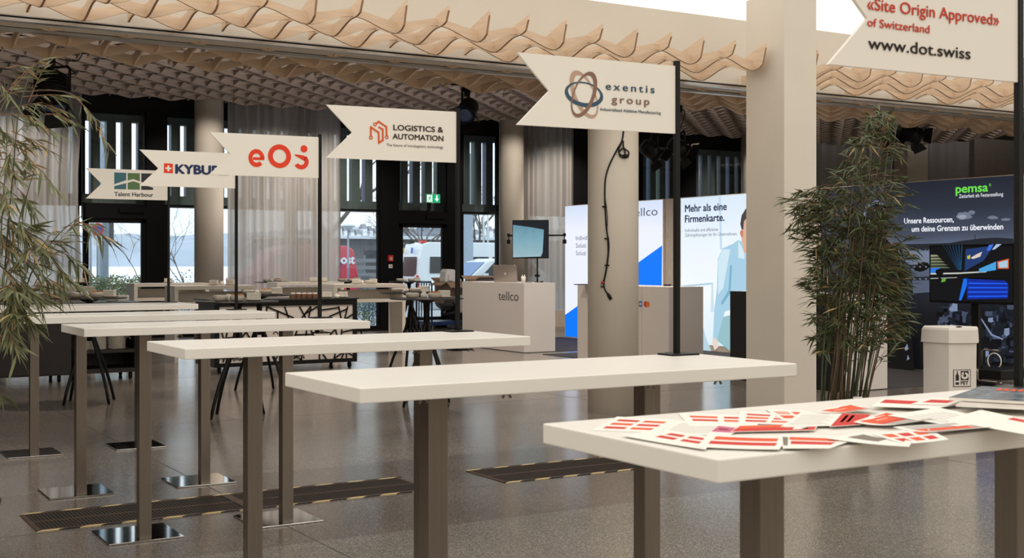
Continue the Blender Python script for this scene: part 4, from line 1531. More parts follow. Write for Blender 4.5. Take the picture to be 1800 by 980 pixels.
# the helmeted figure in a dark suit
print_shape('figure', LK, [P(470, 520), P(400, 560), P(340, 640), P(330, 760), P(360, 900), Q(380, 120), Q(420, 420), Q(470, 740), Q(860, 790), Q(840, 500), Q(780, 300), Q(805, 60), P(800, 900), P(770, 800), P(740, 720), P(680, 660), P(620, 590), P(618, 510)])
print_shape('figure_glint', TOWN[1], [Q(700, 360), Q(712, 390), Q(706, 480), Q(698, 430)])
print_shape('figure_glint', TOWN[0], [Q(805, 575), Q(812, 620), Q(790, 635), Q(780, 612)])
print_shape('figure_glint', TOWN[0], [Q(808, 665), Q(822, 700), Q(800, 712)])
hp = []
for i in range(28):
    a = 2 * PI * i / 28
    hp.append(P(545 + 98 * math.cos(a), 405 + 116 * math.sin(a)))
print_shape('helmet', glow('lit_helmet', (118, 130, 156), 1.0), hp)
print_shape('helmet_visor', glow('lit_visor', (24, 28, 38), 1.0), [P(480, 340), P(560, 318), P(610, 360), P(625, 440), P(600, 500), P(520, 520), P(470, 470), P(462, 400)])
print_shape('helmet_shine', glow('lit_helmet_pale', (178, 188, 208), 1.0), [P(462, 345), P(500, 305), P(550, 290), P(520, 315), P(480, 350), P(456, 400)])
LG = glow('lit_green_letters', (112, 222, 82), 1.0)
LW = glow('lit_white_letters', (244, 248, 255), 1.0)
lf = 0.001 + 0.0004 * len(t.children)
letters_px('pemsa', pl, 1688, 340, 1744, 335.5, 15, LG, t, lift=lf, bold=0.03)
letters_px('\u00ae', pl, 1746, 328, 1750, 327.5, 5, LG, t, lift=lf)
letters_px('Zeitarbeit als Festanstellung', pl, 1693.5, 348.3, 1771, 344.2, 6.5, LW, t, lift=lf)
letters_px('Unsere Ressourcen,', pl, 1597, 393.5, 1684, 389.5, 9.5, LW, t, lift=lf, bold=0.025)
letters_px('um deine Grenzen zu \u00fcberwinden', pl, 1610.5, 407, 1771, 403, 9.5, LW, t, lift=lf, bold=0.025)
b = MB(); b.box(LX - 0.02, 9.60, 0.0, LX + 1.8, 9.71, 2.47)
tag(b.build('partition_panel', M_BOXFRAME), 'beige partition at the right end of the dark illuminated wall', 'panel')

# ------------------------------------------------------------------ screen on a rolling stand
SX = 12.2
t = thing('rolling_screen_stand', 'large screen on a black rolling stand before the dark illuminated wall', 'screen', (SX, 9.72, 0))
b = MB(); b.box(SX - 0.02, 9.16, 0.93, SX + 0.04, 10.36, 1.625)
b.build('housing', M_BLACK, t, bevel=0.004)
b = MB(); b.box(SX - 0.022, 9.18, 0.955, SX - 0.020, 10.34, 1.60)
sc = b.build('display', glow('screen_black', (6, 8, 14), 1.0), t)
pl = Plane((SX - 0.022, 10.34, 0), (0, -1, 0))
P = lambda x, y: pl.px(1430 + x / 4.667, 290 + y / 4.667)
Q = lambda x, y: pl.px(1430 + x / 4.667, 480 + y / 4.667)


def scr(nm, rgb, pts):
    b = MB(); b.flat(pl, pts, 0.0004 + 0.00025 * len(sc.children)); b.build(nm, glow('screen_%d_%d_%d' % rgb, rgb, 1.0), sc)


for k in range(5):
    scr('bench_stripe', (146 - 14 * k, 150 - 12 * k, 118 - 10 * k), [P(962, 735 + 24 * k), P(1010 + 18 * k, 735 + 24 * k), P(1030 + 24 * k, 748 + 24 * k), P(962, 752 + 24 * k)])
for k in range(7):
    scr('wall_slat', (20, 40 + 5 * k, 60 + 8 * k), [P(1060 + 26 * k, 655), P(1068 + 26 * k, 655), P(1190 + 4 * k, 860), P(1180 + 4 * k, 860)])
scr('far_wall', (30, 56, 110), [P(1250, 690), P(1480, 660), P(1400, 780), P(1240, 870)])
scr('ceiling_light', (60, 110, 220), [P(1440, 655), P(1480, 648), P(1450, 700), P(1420, 702)])
scr('ceiling_light', (170, 190, 220), [P(1500, 648), P(1545, 648), P(1490, 690), P(1465, 695)])
scr('artwork', (220, 200, 190), [P(1290, 760), P(1340, 730), P(1385, 710), P(1370, 750), P(1310, 770)])
scr('artwork', (196, 190, 60), [P(1262, 745), P(1290, 735), P(1285, 770), P(1264, 768)])
scr('left_glow', (40, 120, 220), [P(962, 845), P(1040, 840), P(1040, 870), P(962, 890)])
scr('railing', (196, 200, 190), [P(962, 885), P(1200, 880), P(1420, 868), P(1420, 878), P(1200, 892), P(962, 897)])
scr('railing', (150, 156, 150), [P(962, 925), P(1180, 918), P(1180, 925), P(962, 934)])
scr('side_wall', (70, 160, 220), [P(1360, 850), P(1500, 790), P(1500, 860), P(1360, 880)])
scr('picture_frame', (206, 90, 50), [P(1508, 790), P(1605, 765), P(1605, 850), P(1512, 850)])
scr('picture', (170, 200, 220), [P(1520, 797), P(1596, 778), P(1596, 840), P(1524, 842)])
scr('green_patch', (96, 170, 60), [Q(1055, 48), Q(1090, 40), Q(1085, 66), Q(1050, 75)])
scr('pool_edge', (20, 110, 230), [Q(1235, 40), Q(1275, 38), Q(1255, 120), Q(1215, 222), Q(1195, 222)])
scr('pool', (8, 40, 150), [Q(1262, 44), Q(1575, 60), Q(1602, 100), Q(1598, 205), Q(1262, 215)])
for k in range(4):
    scr('pool_line', (20, 90, 240), [Q(1275, 75 + 36 * k), Q(1595, 80 + 34 * k), Q(1596, 90 + 34 * k), Q(1272, 88 + 36 * k)])
scr('foreground', (4, 5, 8), [P(1225, 930), P(1605, 860), Q(1605, 40), Q(1420, 42), Q(1240, 38)])
scr('handle', (3, 3, 4), [P(1005, 860), P(1040, 848), P(1072, 866), P(1068, 890), P(1050, 905), P(1048, 960), P(1030, 960), P(1028, 905), P(1008, 890)])
b = MB(); b.box(SX + 0.045, 9.70, 0.16, SX + 0.10, 9.80, 1.45); b.box(SX + 0.04, 9.5, 1.1, SX + 0.06, 10.0, 1.45)
b.build('column', M_BLACK, t)
b = MB(); b.box(SX - 0.28, 9.14, 0.09, SX + 0.30, 9.92, 0.20)
b.build('base', M_BLACK, t, bevel=0.01)
b = MB()
b.tube([(SX - 0.24, 9.42, 0.20), (SX - 0.24, 9.42, 0.40), (SX - 0.24, 9.39, 0.42), (SX - 0.24, 9.20, 0.42)], 0.012, n=8)
b.tube([(SX - 0.29, 9.18, 0.07), (SX - 0.29, 9.42, 0.07), (SX - 0.29, 9.44, 0.09), (SX - 0.29, 9.44, 0.2)], 0.010, n=8)
b.build('handrail', M_STEEL, t)
for (x, y) in ((SX - 0.25, 9.19), (SX - 0.25, 9.87), (SX + 0.27, 9.19), (SX + 0.27, 9.87)):
    c = MB(); c.lathe([(0.02, -0.014), (0.04, -0.011), (0.04, 0.011), (0.02, 0.014)], (x, y, 0.0485), n=16, M=Matrix.Rotation(PI / 2, 4, 'Y'))
    c.box(x - 0.018, y - 0.02, 0.06, x + 0.018, y + 0.02, 0.1)
    c.build('caster', M_STEEL, t)
b = MB(); b.tube([(SX - 0.26, 9.24 + 0.09 * math.cos(a), 0.30 + 0.09 * math.sin(a)) for a in [i * PI / 8 for i in range(-2, 11)]], 0.007, n=6)
b.build('cable_loop', M_CHINA, t)

# ------------------------------------------------------------------ cardboard bottle bin
bx, by = 7.84, 6.47
t = thing('bottle_bin', 'white six-sided cardboard bin with a bottle recycling sign', 'bin', (bx, by, 0))
M_BIN = mat('white_cardboard', (226, 218, 210), rough=0.8, var=0.03, scale=4)
a0 = math.atan2(-by, -bx) + math.radians(-2)
hexp = lambda R, z: [(bx + R * math.cos(a0 + k * PI / 3), by + R * math.sin(a0 + k * PI / 3), z) for k in range(6)]


def hexprism(b, rz):
    rings = [[b.bm.verts.new(p) for p in hexp(R, z)] for R, z in rz]
    for r0, r1 in zip(rings[:-1], rings[1:]):
        for k in range(6): b.bm.faces.new((r0[k], r0[(k + 1) % 6], r1[(k + 1) % 6], r1[k]))
    b.bm.faces.new(list(reversed(rings[0]))); b.bm.faces.new(rings[-1])


b = MB(); hexprism(b, [(0.212, 0.0), (0.217, 0.30), (0.2165, 0.302), (0.218, 0.60), (0.2172, 0.602), (0.220, 0.84)]); b.build('body', M_BIN, t)
b = MB(); hexprism(b, [(0.238, 0.808), (0.232, 0.905), (0.222, 0.921)]); b.build('lid', M_BIN, t)
p0, p1 = Vector(hexp(0.218, 0)[0]), Vector(hexp(0.218, 0)[1])
pl = Plane(p0, p1 - p0)
wid = (p1 - p0).length
k1 = 0.37
S = lambda x, y: (0.034 + x * 0.00125, 0.608 - y * 0.00115)
b = MB(); b.flat(pl, [S(0, 112), S(112, 112), S(112, 0), S(0, 0)], 0.003)
dec = b.build('recycling_sign', mat('sign_black', (38, 34, 32), var=0.02), t)
b = MB(); b.flat(pl, [S(4, 108), S(108, 108), S(108, 4), S(4, 4)], 0.0036); b.build('sign_field', M_BIN, dec)
b = MB()
b.flat(pl, [S(14, 99), S(36, 99), S(36, 40), S(30, 28), S(28, 16), S(22, 16), S(20, 28), S(14, 40)], 0.0042)
b.flat(pl, [S(20, 14), S(30, 14), S(30, 9), S(20, 9)], 0.0042)
b.flat(pl, [S(47, 70), S(98, 70), S(98, 9), S(47, 9)], 0.0042)
b.build('bottle_mark', MATS['sign_black'], dec)
b = MB()
b.flat(pl, [S(13, 82), S(37, 82), S(37, 72), S(13, 72)], 0.0047)
a, c = S(73, 40)
b.ring2d(pl, a, c, 0.029, 0.027, 0.012, 0.011, 0, 0.0047, a0=math.radians(-200), a1=math.radians(80), n=26)
b.flat(pl, [S(49, 24), S(66, 14), S(68, 38)], 0.0049)
b.build('arrow_mark', M_BIN, dec)
letters('PET', pl, S(48, 98)[0], S(48, 98)[1], 0.026, MATS['sign_black'], dec, width=0.060, lift=0.0047, bold=0.04)
p = Vector((bx - 0.02, by - 0.10, 0.921))
t2 = thing('bottle_opener', 'small black tool lying on the lid of the bottle bin', 'tool', p, 0.6, world=False)
b = MB(); b.box(-0.045, -0.006, 0, 0.045, 0.006, 0.008); b.box(-0.02, -0.02, 0, 0.012, 0.02, 0.007); b.build('body', M_BLACK, t2)

# ------------------------------------------------------------------ cable on the round column
CX, CY, CR = 6.985, 9.70, 0.242


def oncol(u, v, off=0.009):
    k = ray(u, v)
    R = CR + off
    A, B, C = k.x ** 2 + k.y ** 2, -2 * (k.x * CX + k.y * CY), CX ** 2 + CY ** 2 - R * R
    s = (-B - math.sqrt(max(0, B * B - 4 * A * C))) / (2 * A)
    return Vector((0, 0, EYE)) + k * s


def smooth_path(pts, n=5):
    out = []
    for i in range(len(pts) - 1):
        p0, p1, p2, p3 = pts[max(0, i - 1)], pts[i], pts[i + 1], pts[min(len(pts) - 1, i + 2)]
        for k in range(n):
            q = k / n
            out.append(0.5 * ((2 * p1) + (p2 - p0) * q + (2 * p0 - 5 * p1 + 4 * p2 - p3) * q * q + (3 * p1 - p0 - 3 * p2 + p3) * q ** 3))
    out.append(pts[-1])
    return out


t = thing('hanging_cable', 'black cable with a coil and plug hanging on the round column', 'cable', oncol(1064, 520))
main = [(1098, 180), (1097, 215), (1094, 245), (1085, 262), (1072, 288), (1064.5, 312), (1063, 340), (1064, 372), (1066, 402), (1070, 428), (1068.5, 455), (1065, 478), (1061.5, 496), (1063, 508), (1068, 516)]
b = MB(); b.tube(smooth_path([oncol(*q) for q in main]), 0.0075, n=8); b.build('cable', M_RUBBER, t)
sec = [(1063, 345), (1067.5, 380), (1067, 405), (1068.5, 440), (1066.5, 462), (1062, 488), (1059, 497)]
b = MB(); b.tube(smooth_path([oncol(q[0], q[1], 0.022) for q in sec]), 0.004, n=6); b.build('thin_cable', M_RUBBER, t)
b = MB()
coil = [(1095.5, 247), (1096, 258), (1099, 262), (1105, 267), (1104, 275), (1097, 277), (1090, 274), (1089, 267), (1094, 261), (1098, 264), (1099, 272)]
b.tube(smooth_path([oncol(q[0], q[1], 0.014) for q in coil]), 0.007, n=8)
b.tube(smooth_path([oncol(q[0], q[1], 0.024) for q in ((1093, 250), (1088, 262), (1089, 270), (1096, 274), (1100, 276))]), 0.007, n=8)
b.build('coil', M_RUBBER, t)
b = MB(); b.tube([oncol(1097, 274, 0.02), oncol(1104, 274, 0.02)], 0.018, n=10); b.build('socket', M_RUBBER, t)
b = MB(); b.tube([oncol(1068, 515.5), oncol(1070, 519), oncol(1074, 526)], [0.010, 0.017, 0.015], n=12); b.build('plug', M_BLACK, t)
b = MB(); b.tube([oncol(1059.5, 494, 0.02), oncol(1059, 498, 0.02)], 0.015, n=10); b.build('red_connector', mat('red_plastic', (206, 52, 40)), t)['label'] = 'red connector'
b = MB(); b.tube([oncol(1059, 498, 0.02), oncol(1057.5, 505, 0.02)], 0.011, n=10); b.build('grey_connector', M_STEEL, t)
for (u, v) in ((1062.5, 363), (1066.5, 419), (1067, 466)):
    b = MB(); c = oncol(u, v, 0.012); b.box(c.x - 0.018, c.y - 0.014, c.z - 0.006, c.x + 0.018, c.y + 0.014, c.z + 0.006); b.build('tie', M_BLACK, t)

# ------------------------------------------------------------------ stage spotlights under the canopy
M_LENS = mat('lens_glass', (60, 82, 130), rough=0.1, spec=0.9, var=0.05)


def spotlight(label, hang, size, aim, drop, rot=0.0, flap=M_BLACK):
    """hang: fixing point; aim: direction of the lens; drop: length of the hanging arm"""
    t = thing('stage_spotlight', label, 'spotlight', hang, 0, 'black stage spotlights')
    h = Vector(hang)
    ax = Vector(aim).normalized()
    side = Vector((math.cos(rot), math.sin(rot), 0))
    side = (side - ax * side.dot(ax)).normalized()
    upv = side.cross(ax).normalized()
    if upv.z < 0: upv = -upv
    c = h - Vector((0, 0, drop + size * 0.62))
    b = MB(); b.box(h.x - 0.02, h.y - 0.03, h.z - 0.07, h.x + 0.02, h.y + 0.03, h.z + 0.03); b.box(h.x - 0.19, h.y - 0.015, h.z + 0.03, h.x + 0.19, h.y + 0.015, h.z + 0.06); b.tube([h - Vector((0, 0, 0.06)), h - Vector((0, 0, drop))], 0.012, n=8)
    b.build('clamp', M_BLACK, t)
    r = size * 0.36
    y0 = h - Vector((0, 0, drop))
    b = MB()
    w = r * 1.18
    pts = [c - side * w, c - side * w + Vector((0, 0, size * 0.56)), y0 - side * w * 0.9 , y0 + side * w * 0.9, c + side * w + Vector((0, 0, size * 0.56)), c + side * w]
    b.tube(pts, 0.012, n=6); b.build('yoke', M_BLACK, t)
    R = Matrix((side, upv, ax)).transposed().to_4x4()
    b = MB(); b.lathe([(r * 0.55, -size * 0.56), (r * 0.85, -size * 0.46), (r * 0.95, -size * 0.2), (r, 0.0), (r * 0.92, 0.02), (r * 0.92, size * 0.25), (r * 1.12, size * 0.27), (r * 1.12, size * 0.38)], c, n=20, M=R)
    for k in range(5):
        z = -size * 0.42 + k * size * 0.085
        b.lathe([(r * 0.95, z), (r * 1.07, z + 0.002), (r * 1.07, z + 0.010), (r * 0.95, z + 0.012)], c, n=20, M=R, cap0=False, cap1=False)
    b.build('body', M_BLACK, t)
    b = MB(); b.lathe([(r * 0.95, size * 0.381), (r * 0.6, size * 0.40), (0.002, size * 0.41)], c, n=20, M=R); b.build('lens', M_LENS, t)
    for k in range(4):
        b = MB()
        a = PI / 2 * k
        u = side * math.cos(a) + upv * math.sin(a)
        v = ax.cross(u)
        p = c + ax * size * 0.39 + u * r * 1.05
        q = c + ax * size * 0.66 + u * r * 1.55
        th = u * 0.004
        b.hexa([p - v * r * 0.8 - th, p + v * r * 0.8 - th, p + v * r * 0.8 + th, p - v * r * 0.8 + th, q - v * r * 1.05 - th, q + v * r * 1.05 - th, q + v * r * 1.05 + th, q - v * r * 1.05 + th])
        b.build('barn_door', flap if k == 1 else M_BLACK, t)
    b = MB()
    back = c - ax * size * 0.5
    b.tube(smooth_path([h - Vector((0, 0, 0.03)), h + side * size * 0.45 - Vector((0, 0, 0.12)), back + side * size * 0.5, back]), 0.006, n=6)
    b.tube(smooth_path([h - Vector((0, 0, 0.02)) + side * 0.05, h + side * size * 0.6 - Vector((0, 0, 0.05)), h + side * size * 0.75 + Vector((0, 0, 0.03))]), 0.005, n=6)
    b.build('cable', M_RUBBER, t)
    return t


spotlight('black stage spotlight hanging above the left bamboo', atY(92, 100, 10.88), 0.34, (-0.10, -0.35, -0.9), 0.09, -YAW)
spotlight('black stage spotlight hanging right of the orange-emblem sign', atY(821, 157, 10.88), 0.25, (-0.55, -0.55, -0.55), 0.06, 0.6)
spotlight('black stage spotlight under the largest oval sign, left of a pair', atY(1146, 186, 10.88), 0.25, (0.62, -0.2, -0.55), 0.34, -1.2)
spotlight('stage spotlight with a pale flap beside the oval sign\'s pole', atY(1194, 187, 10.88), 0.25, (0.75, -0.2, -0.45), 0.31, -1.2, M_PAPER)
spotlight('black stage spotlight partly behind the top of the right bamboo', atY(1556, 206, 10.88), 0.30, (0.6, -0.3, -0.6), 0.04, -1.2)
spotlight('black stage spotlight hanging right of the right bamboo\'s tip', atY(1600, 205, 10.88), 0.30, (0.9, -0.2, -0.35), 0.03, -1.2)

# ------------------------------------------------------------------ exit sign and fire alarm
t = thing('exit_sign', 'green illuminated emergency exit sign over the glass door', 'sign', (11.97, 23.3, 2.66))
b = MB(); b.box(11.97, 23.30, 2.66, 12.30, 23.345, 2.845); b.build('housing', M_CHINA, t)
b = MB(); b.box(12.10, 23.345, 2.68, 12.17, 23.50, 2.72); b.box(12.10, 23.475, 2.46, 12.17, 23.505, 2.72); b.build('bracket', M_BLACK, t)
b = MB(); b.box(11.975, 23.296, 2.667, 12.295, 23.30, 2.838); b.build('lit_face', glow('exit_green', (22, 168, 110), 1.1), t)
pl = Plane((11.975, 23.296, 2.667), (1, 0, 0))
GW = glow('exit_white', (240, 255, 248), 1.1)
b = MB()
b.flat(pl, [(0.012, 0.012), (0.135, 0.012), (0.135, 0.158), (0.012, 0.158)], 0.001)
b.flat(pl, [(0.225, 0.155), (0.26, 0.155), (0.26, 0.085), (0.295, 0.085), (0.2425, 0.018), (0.19, 0.085), (0.225, 0.085)], 0.001)
b.build('arrow', GW, t)
b = MB()
b.ring2d(pl, 0.092, 0.134, 0.014, 0.014, 0.0005, 0.0005, 0, 0.002, n=14)
b.flat(pl, [(0.066, 0.118), (0.092, 0.116), (0.08, 0.066), (0.058, 0.07)], 0.002)
b.flat(pl, [(0.06, 0.075), (0.08, 0.07), (0.105, 0.05), (0.098, 0.02), (0.088, 0.02), (0.092, 0.044)], 0.002)
b.flat(pl, [(0.06, 0.078), (0.07, 0.066), (0.05, 0.038), (0.024, 0.034), (0.024, 0.044), (0.044, 0.048)], 0.002)
b.flat(pl, [(0.088, 0.112), (0.122, 0.092), (0.118, 0.084), (0.086, 0.098)], 0.002)
b.flat(pl, [(0.068, 0.114), (0.038, 0.096), (0.03, 0.074), (0.038, 0.072), (0.046, 0.09), (0.07, 0.1)], 0.002)
b.build('running_figure', MATS['exit_green'], t)
t = thing('fire_alarm', 'red fire alarm button on the black post beside the door', 'alarm', (11.21, 23.48, 1.43))
b = MB(); b.box(11.165, 23.43, 1.43, 11.275, 23.48, 1.56); b.build('housing', mat('alarm_red', (200, 36, 34), rough=0.35, var=0.03), t, bevel=0.004)
pl = Plane((11.165, 23.43, 1.43), (1, 0, 0))
b = MB(); b.flat(pl, [(0.03, 0.03), (0.08, 0.03), (0.08, 0.085), (0.03, 0.085)], 0.001); b.build('button', M_CHINA, t)
b = MB(); b.ring2d(pl, 0.055, 0.058, 0.014, 0.014, 0.0006, 0.0006, 0, 0.002, n=14); b.build('mark', M_BLACK, t)
t = thing('door_switch', 'small white switch plate below the red fire alarm', 'switch', (11.22, 23.48, 1.29))
b = MB(); b.box(11.185, 23.45, 1.29, 11.265, 23.48, 1.37); b.build('plate', M_CHINA, t, bevel=0.003)
b = MB(); b.lathe([(0.014, 0.0), (0.012, 0.008)], (11.225, 23.45, 1.33), n=12, M=Matrix.Rotation(PI / 2, 4, 'X')); b.build('button', M_STEEL, t)

# ------------------------------------------------------------------ trolley with packing stuff behind the logo counter
M_BLUEMETAL = mat('blue_enamel', (40, 62, 104), rough=0.4, var=0.05)
t = thing('roll_trolley', 'blue tubular roll trolley by the window behind the round tables', 'trolley', (10.85, 20.9, 0))
b = MB(); b.box(10.85, 20.92, 0.22, 11.75, 21.58, 0.29); b.build('deck', M_BLUEMETAL, t)
b = MB()
ya, yb = 20.93, 21.57
b.tube([(10.87, ya, 0.29), (10.87, ya, 0.99), (10.87, ya + 0.05, 1.04), (10.87, yb - 0.05, 1.04), (10.87, yb, 0.99), (10.87, yb, 0.29)], 0.018, n=8)
b.tube([(10.87, ya, 0.36), (10.87, yb, 0.36)], 0.012, n=8)
for k in range(1, 6):
    y = ya + (yb - ya) * k / 6
    b.tube([(10.87, y, 0.36), (10.87, y, 1.04)], 0.011, n=6)
b.build('end_frame', M_BLUEMETAL, t)
for (x, y) in ((10.95, 21.0), (11.65, 21.0), (10.95, 21.5), (11.65, 21.5)):
    c = MB(); c.lathe([(0.04, -0.018), (0.075, -0.015), (0.075, 0.015), (0.04, 0.018)], (x, y, 0.075), n=16, M=Matrix.Rotation(PI / 2, 4, 'Y'))
    c.box(x - 0.025, y - 0.03, 0.12, x + 0.025, y + 0.03, 0.22)
    c.build('caster', M_STEEL, t)


def carton(label, x0, y0, z0, x1, y1, z1, flaps=()):
    t = thing('cardboard_box', label, 'box', (x0, y0, z0), 0, 'cardboard boxes behind the logo counter')
    b = MB(); w = 0.006
    b.box(x0, y0, z0, x1, y1, z0 + w); b.box(x0, y0, z0, x0 + w, y1, z1); b.box(x1 - w, y0, z0, x1, y1, z1); b.box(x0, y0, z0, x1, y0 + w, z1); b.box(x0, y1 - w, z0, x1, y1, z1)
    b.build('body', M_CARD, t)
    for (px, py, dx, dy, ln, dz) in flaps:
        b = MB()
        p = Vector((px, py, z1)); e = Vector((dx, dy, 0)); o = Vector((-dy, dx, 0)).normalized() * ln + Vector((0, 0, dz))
        n_ = Vector((0, 0, 0.004))
        b.hexa([p, p + e, p + e + o, p + o, p + n_, p + e + n_, p + e + o + n_, p + o + n_])
        b.build('flap', M_CARD, t)
    return t


carton('open cardboard box with folded flaps at the trolley, under the white foam', 11.20, 20.95, 0.62, 11.72, 21.45, 1.03, [(11.72, 20.95, -0.52, 0, 0.16, -0.10), (11.20, 21.45, 0.52, 0, 0.16, 0.08), (11.20, 20.95, 0, 0.5, 0.12, -0.06)])
carton('cardboard box just behind the left edge of the logo counter', 11.10, 19.65, 0.0, 11.75, 20.05, 1.10, [(11.1, 20.05, 0.65, 0, 0.15, 0.06), (11.75, 19.65, -0.65, 0, 0.12, 0.04)])
b = MB()
fo = [(0, 0), (0.36, 0), (0.36, 0.05), (0.30, 0.08), (0.27, 0.19), (0.20, 0.24), (0.06, 0.25), (0.02, 0.20), (0.0, 0.06)]
pl = Plane((11.22, 21.05, 1.035), (1, 0, 0))
b.slab(pl, fo, -0.24, 0.24)
b.slab(pl, [(0.06, 0.02), (0.15, 0.02), (0.13, 0.11), (0.06, 0.15)], 0.0, 0.03)
tag(b.build('foam_insert', M_FOAM, bevel=0.012), 'white moulded foam packing on the open cardboard box', 'packaging')


def lump(name, label, cat, c, r, m, seed, group=None, nz=1.0):
    bm = bmesh.new()
    bmesh.ops.create_icosphere(bm, subdivisions=3, radius=1.0)
    rnd = random.Random(seed)
    ph = [rnd.uniform(0, 6.3) for _ in range(6)]
    for v in bm.verts:
        q = v.co.copy()
        k = 1 + 0.12 * math.sin(4 * q.x + ph[0]) + 0.10 * math.sin(5 * q.y + ph[1]) + 0.08 * math.sin(7 * q.z + ph[2]) + 0.05 * math.sin(13 * q.x + 9 * q.z + ph[3])
        v.co = Vector((q.x * r[0] * k, q.y * r[1] * k, max(-0.8, q.z) * r[2] * k))
    zmin = min(v.co.z for v in bm.verts)
    for v in bm.verts: v.co += Vector((c[0], c[1], c[2] - zmin))
    b = MB(); b.bm.free(); b.bm = bm
    return tag(b.build(name, m, smooth=True), label, cat, group)


M_BAG = mat('black_nylon', (24, 24, 27), rough=0.6, var=0.2, scale=25, bump=0.3)
lump('bag', 'black bag lying on the blue trolley under the round table', 'bag', (11.42, 21.0, 0.29), (0.27, 0.2, 0.16), M_BAG, 3)
lump('bag', 'dark bag on the floor between the trolley and the logo counter', 'bag', (11.35, 20.45, 0.0), (0.34, 0.25, 0.16), M_BAG, 5)
lump('jacket', 'dark jacket heaped on the black bag at the trolley', 'jacket', (11.28, 20.95, 0.49), (0.2, 0.16, 0.10), mat('charcoal_cloth', (52, 48, 50), rough=0.95, var=0.2, scale=30), 9)
b = MB()
sw = [(0.0, 0.30), (0.06, 0.33), (0.30, 0.33), (0.33, 0.22), (0.31, 0.06), (0.24, 0.05), (0.23, 0.16), (0.19, 0.2), (0.17, 0.1), (0.165, 0.0), (0.07, -0.01), (0.06, 0.1), (0.02, 0.18)]
pl = Plane((11.24, 20.72, 0.46), (1, -0.1, 0))
b.slab(pl, sw, -0.05, 0.07)
tag(b.build('sweater', mat('light_grey_knit', (186, 176, 170), rough=0.95, var=0.08, scale=40, bump=0.2), bevel=0.02), 'light grey sweater hanging down over the bags', 'sweater')
# low black heating strip at the window foot behind the logo counter
b = MB(); b.box(14.6, 23.0, 0.0, 15.8, 23.06, 0.35)
struct(b.build('baseboard_window', M_BOXFRAME))

# ------------------------------------------------------------------ flyers and magazines on the nearest table
M_FRED = mat('flyer_red', (204, 42, 32), rough=0.6, spec=0.2, var=0.05)
M_FOR = mat('flyer_orange', (226, 84, 40), rough=0.6, spec=0.2, var=0.05)
M_FPALE = mat('flyer_salmon', (226, 150, 122), rough=0.45, var=0.05)
M_FPINK = mat('flyer_magenta', (200, 58, 112), rough=0.4, var=0.05)
M_FGREY = mat('flyer_silver', (170, 166, 160), rough=0.35, var=0.12)
M_FDARK = mat('flyer_photo', (112, 98, 84), rough=0.5, var=0.3, scale=30)
M_FTEXT = mat('flyer_text_grey', (196, 190, 184), rough=0.6, var=0.03)
sheet_z = [TOP + 0.0004]


def sheet(label, quad, prints=(), name='flyer', base=None, curl=0.0):
    z = sheet_z[0]
    sheet_z[0] += 0.00045
    c = [fl(u, v, z) for u, v in quad]
    mid = (c[0] + c[1] + c[2] + c[3]) / 4
    t = thing(name, label, 'flyer', (mid.x, mid.y, z), 0, 'flyers on the nearest bar table')
    cz = lambda s: curl * (2 * s - 1) ** 2

    def at(s, q, lift=0.0):
        p = (c[0] * (1 - s) + c[1] * s) * (1 - q) + (c[3] * (1 - s) + c[2] * s) * q
        return Vector((p.x, p.y, p.z + lift + cz(s)))

    def patch(b, s0, q0, s1, q1, l0, l1):
        N = 6 if curl else 1
        for k in range(N):
            a, e = s0 + (s1 - s0) * k / N, s0 + (s1 - s0) * (k + 1) / N
            b.hexa([at(a, q0, l0), at(e, q0, l0), at(e, q1, l0), at(a, q1, l0), at(a, q0, l1), at(e, q0, l1), at(e, q1, l1), at(a, q1, l1)])
    b = MB(); patch(b, 0, 0, 1, 1, 0.0, 0.0005)
    b.build('sheet', base or M_PAPER, t)
    by = {}
    for (s0, q0, s1, q1, m) in prints: by.setdefault(m.name, (m, []))[1].append((s0, q0, s1, q1))
    for m, lst in by.values():
        b = MB()
        for q in lst: patch(b, *q, 0.0005, 0.00065)
        b.build('print', m, t)
    return t


def bars(cols, rows, m1=None, m2=None, s0=0.08, s1=0.92, q0=0.12, q1=0.9):
    out = []
    m1 = m1 or M_FRED; m2 = m2 or M_FOR
    for i in range(cols):
        for j in range(rows):
            w, h = (s1 - s0) / cols, (q1 - q0) / rows
            out.append((s0 + i * w + 0.03, q0 + j * h + 0.03, s0 + (i + 1) * w - 0.05, q0 + (j + 1) * h - 0.09, m1 if (i + j) % 2 == 0 else m2))
    return out


def textlines(n, s0=0.1, s1=0.9, q0=0.12, q1=0.88):
    return [(s0, q0 + (q1 - q0) * k / n, s1 - 0.08 * (k % 3), q0 + (q1 - q0) * (k + 0.35) / n, M_FTEXT) for k in range(n)]


sheet('white flyer with two columns of red bars, leftmost on the nearest table', [(1040, 756), (1152, 760), (1194, 738), (1085, 732)], bars(2, 3))
sheet('white flyer full of pale text lines, right of the leftmost flyer', [(1150, 762), (1266, 765), (1312, 745), (1192, 739)], textlines(10))
sheet('white flyer with small red bars near the far edge, left of centre', [(1212, 748), (1328, 750), (1345, 731), (1192, 726)], bars(2, 2, q0=0.35))
sheet('white flyer with orange and red bars at the far edge, centre', [(1298, 744), (1402, 746), (1428, 730), (1300, 722)], bars(2, 3))
sheet('white flyer with pale orange bars at the far edge beside the red folder', [(1376, 738), (1440, 738), (1424, 722), (1345, 719)], bars(2, 2, M_FOR, M_FPALE))
sheet('white flyer with slanting red bars at the near edge, left of two', [(1092, 766), (1240, 791), (1258, 769), (1166, 755)], bars(2, 2, M_FRED, M_FRED, s0=0.25, q0=0.3), curl=0.0012)
sheet('white flyer with two long red stripes at the near edge', [(1226, 786), (1370, 791), (1386, 768), (1245, 763)], [(0.1, 0.25, 0.92, 0.47, M_FRED), (0.12, 0.58, 0.9, 0.82, M_FOR)], curl=0.0012)
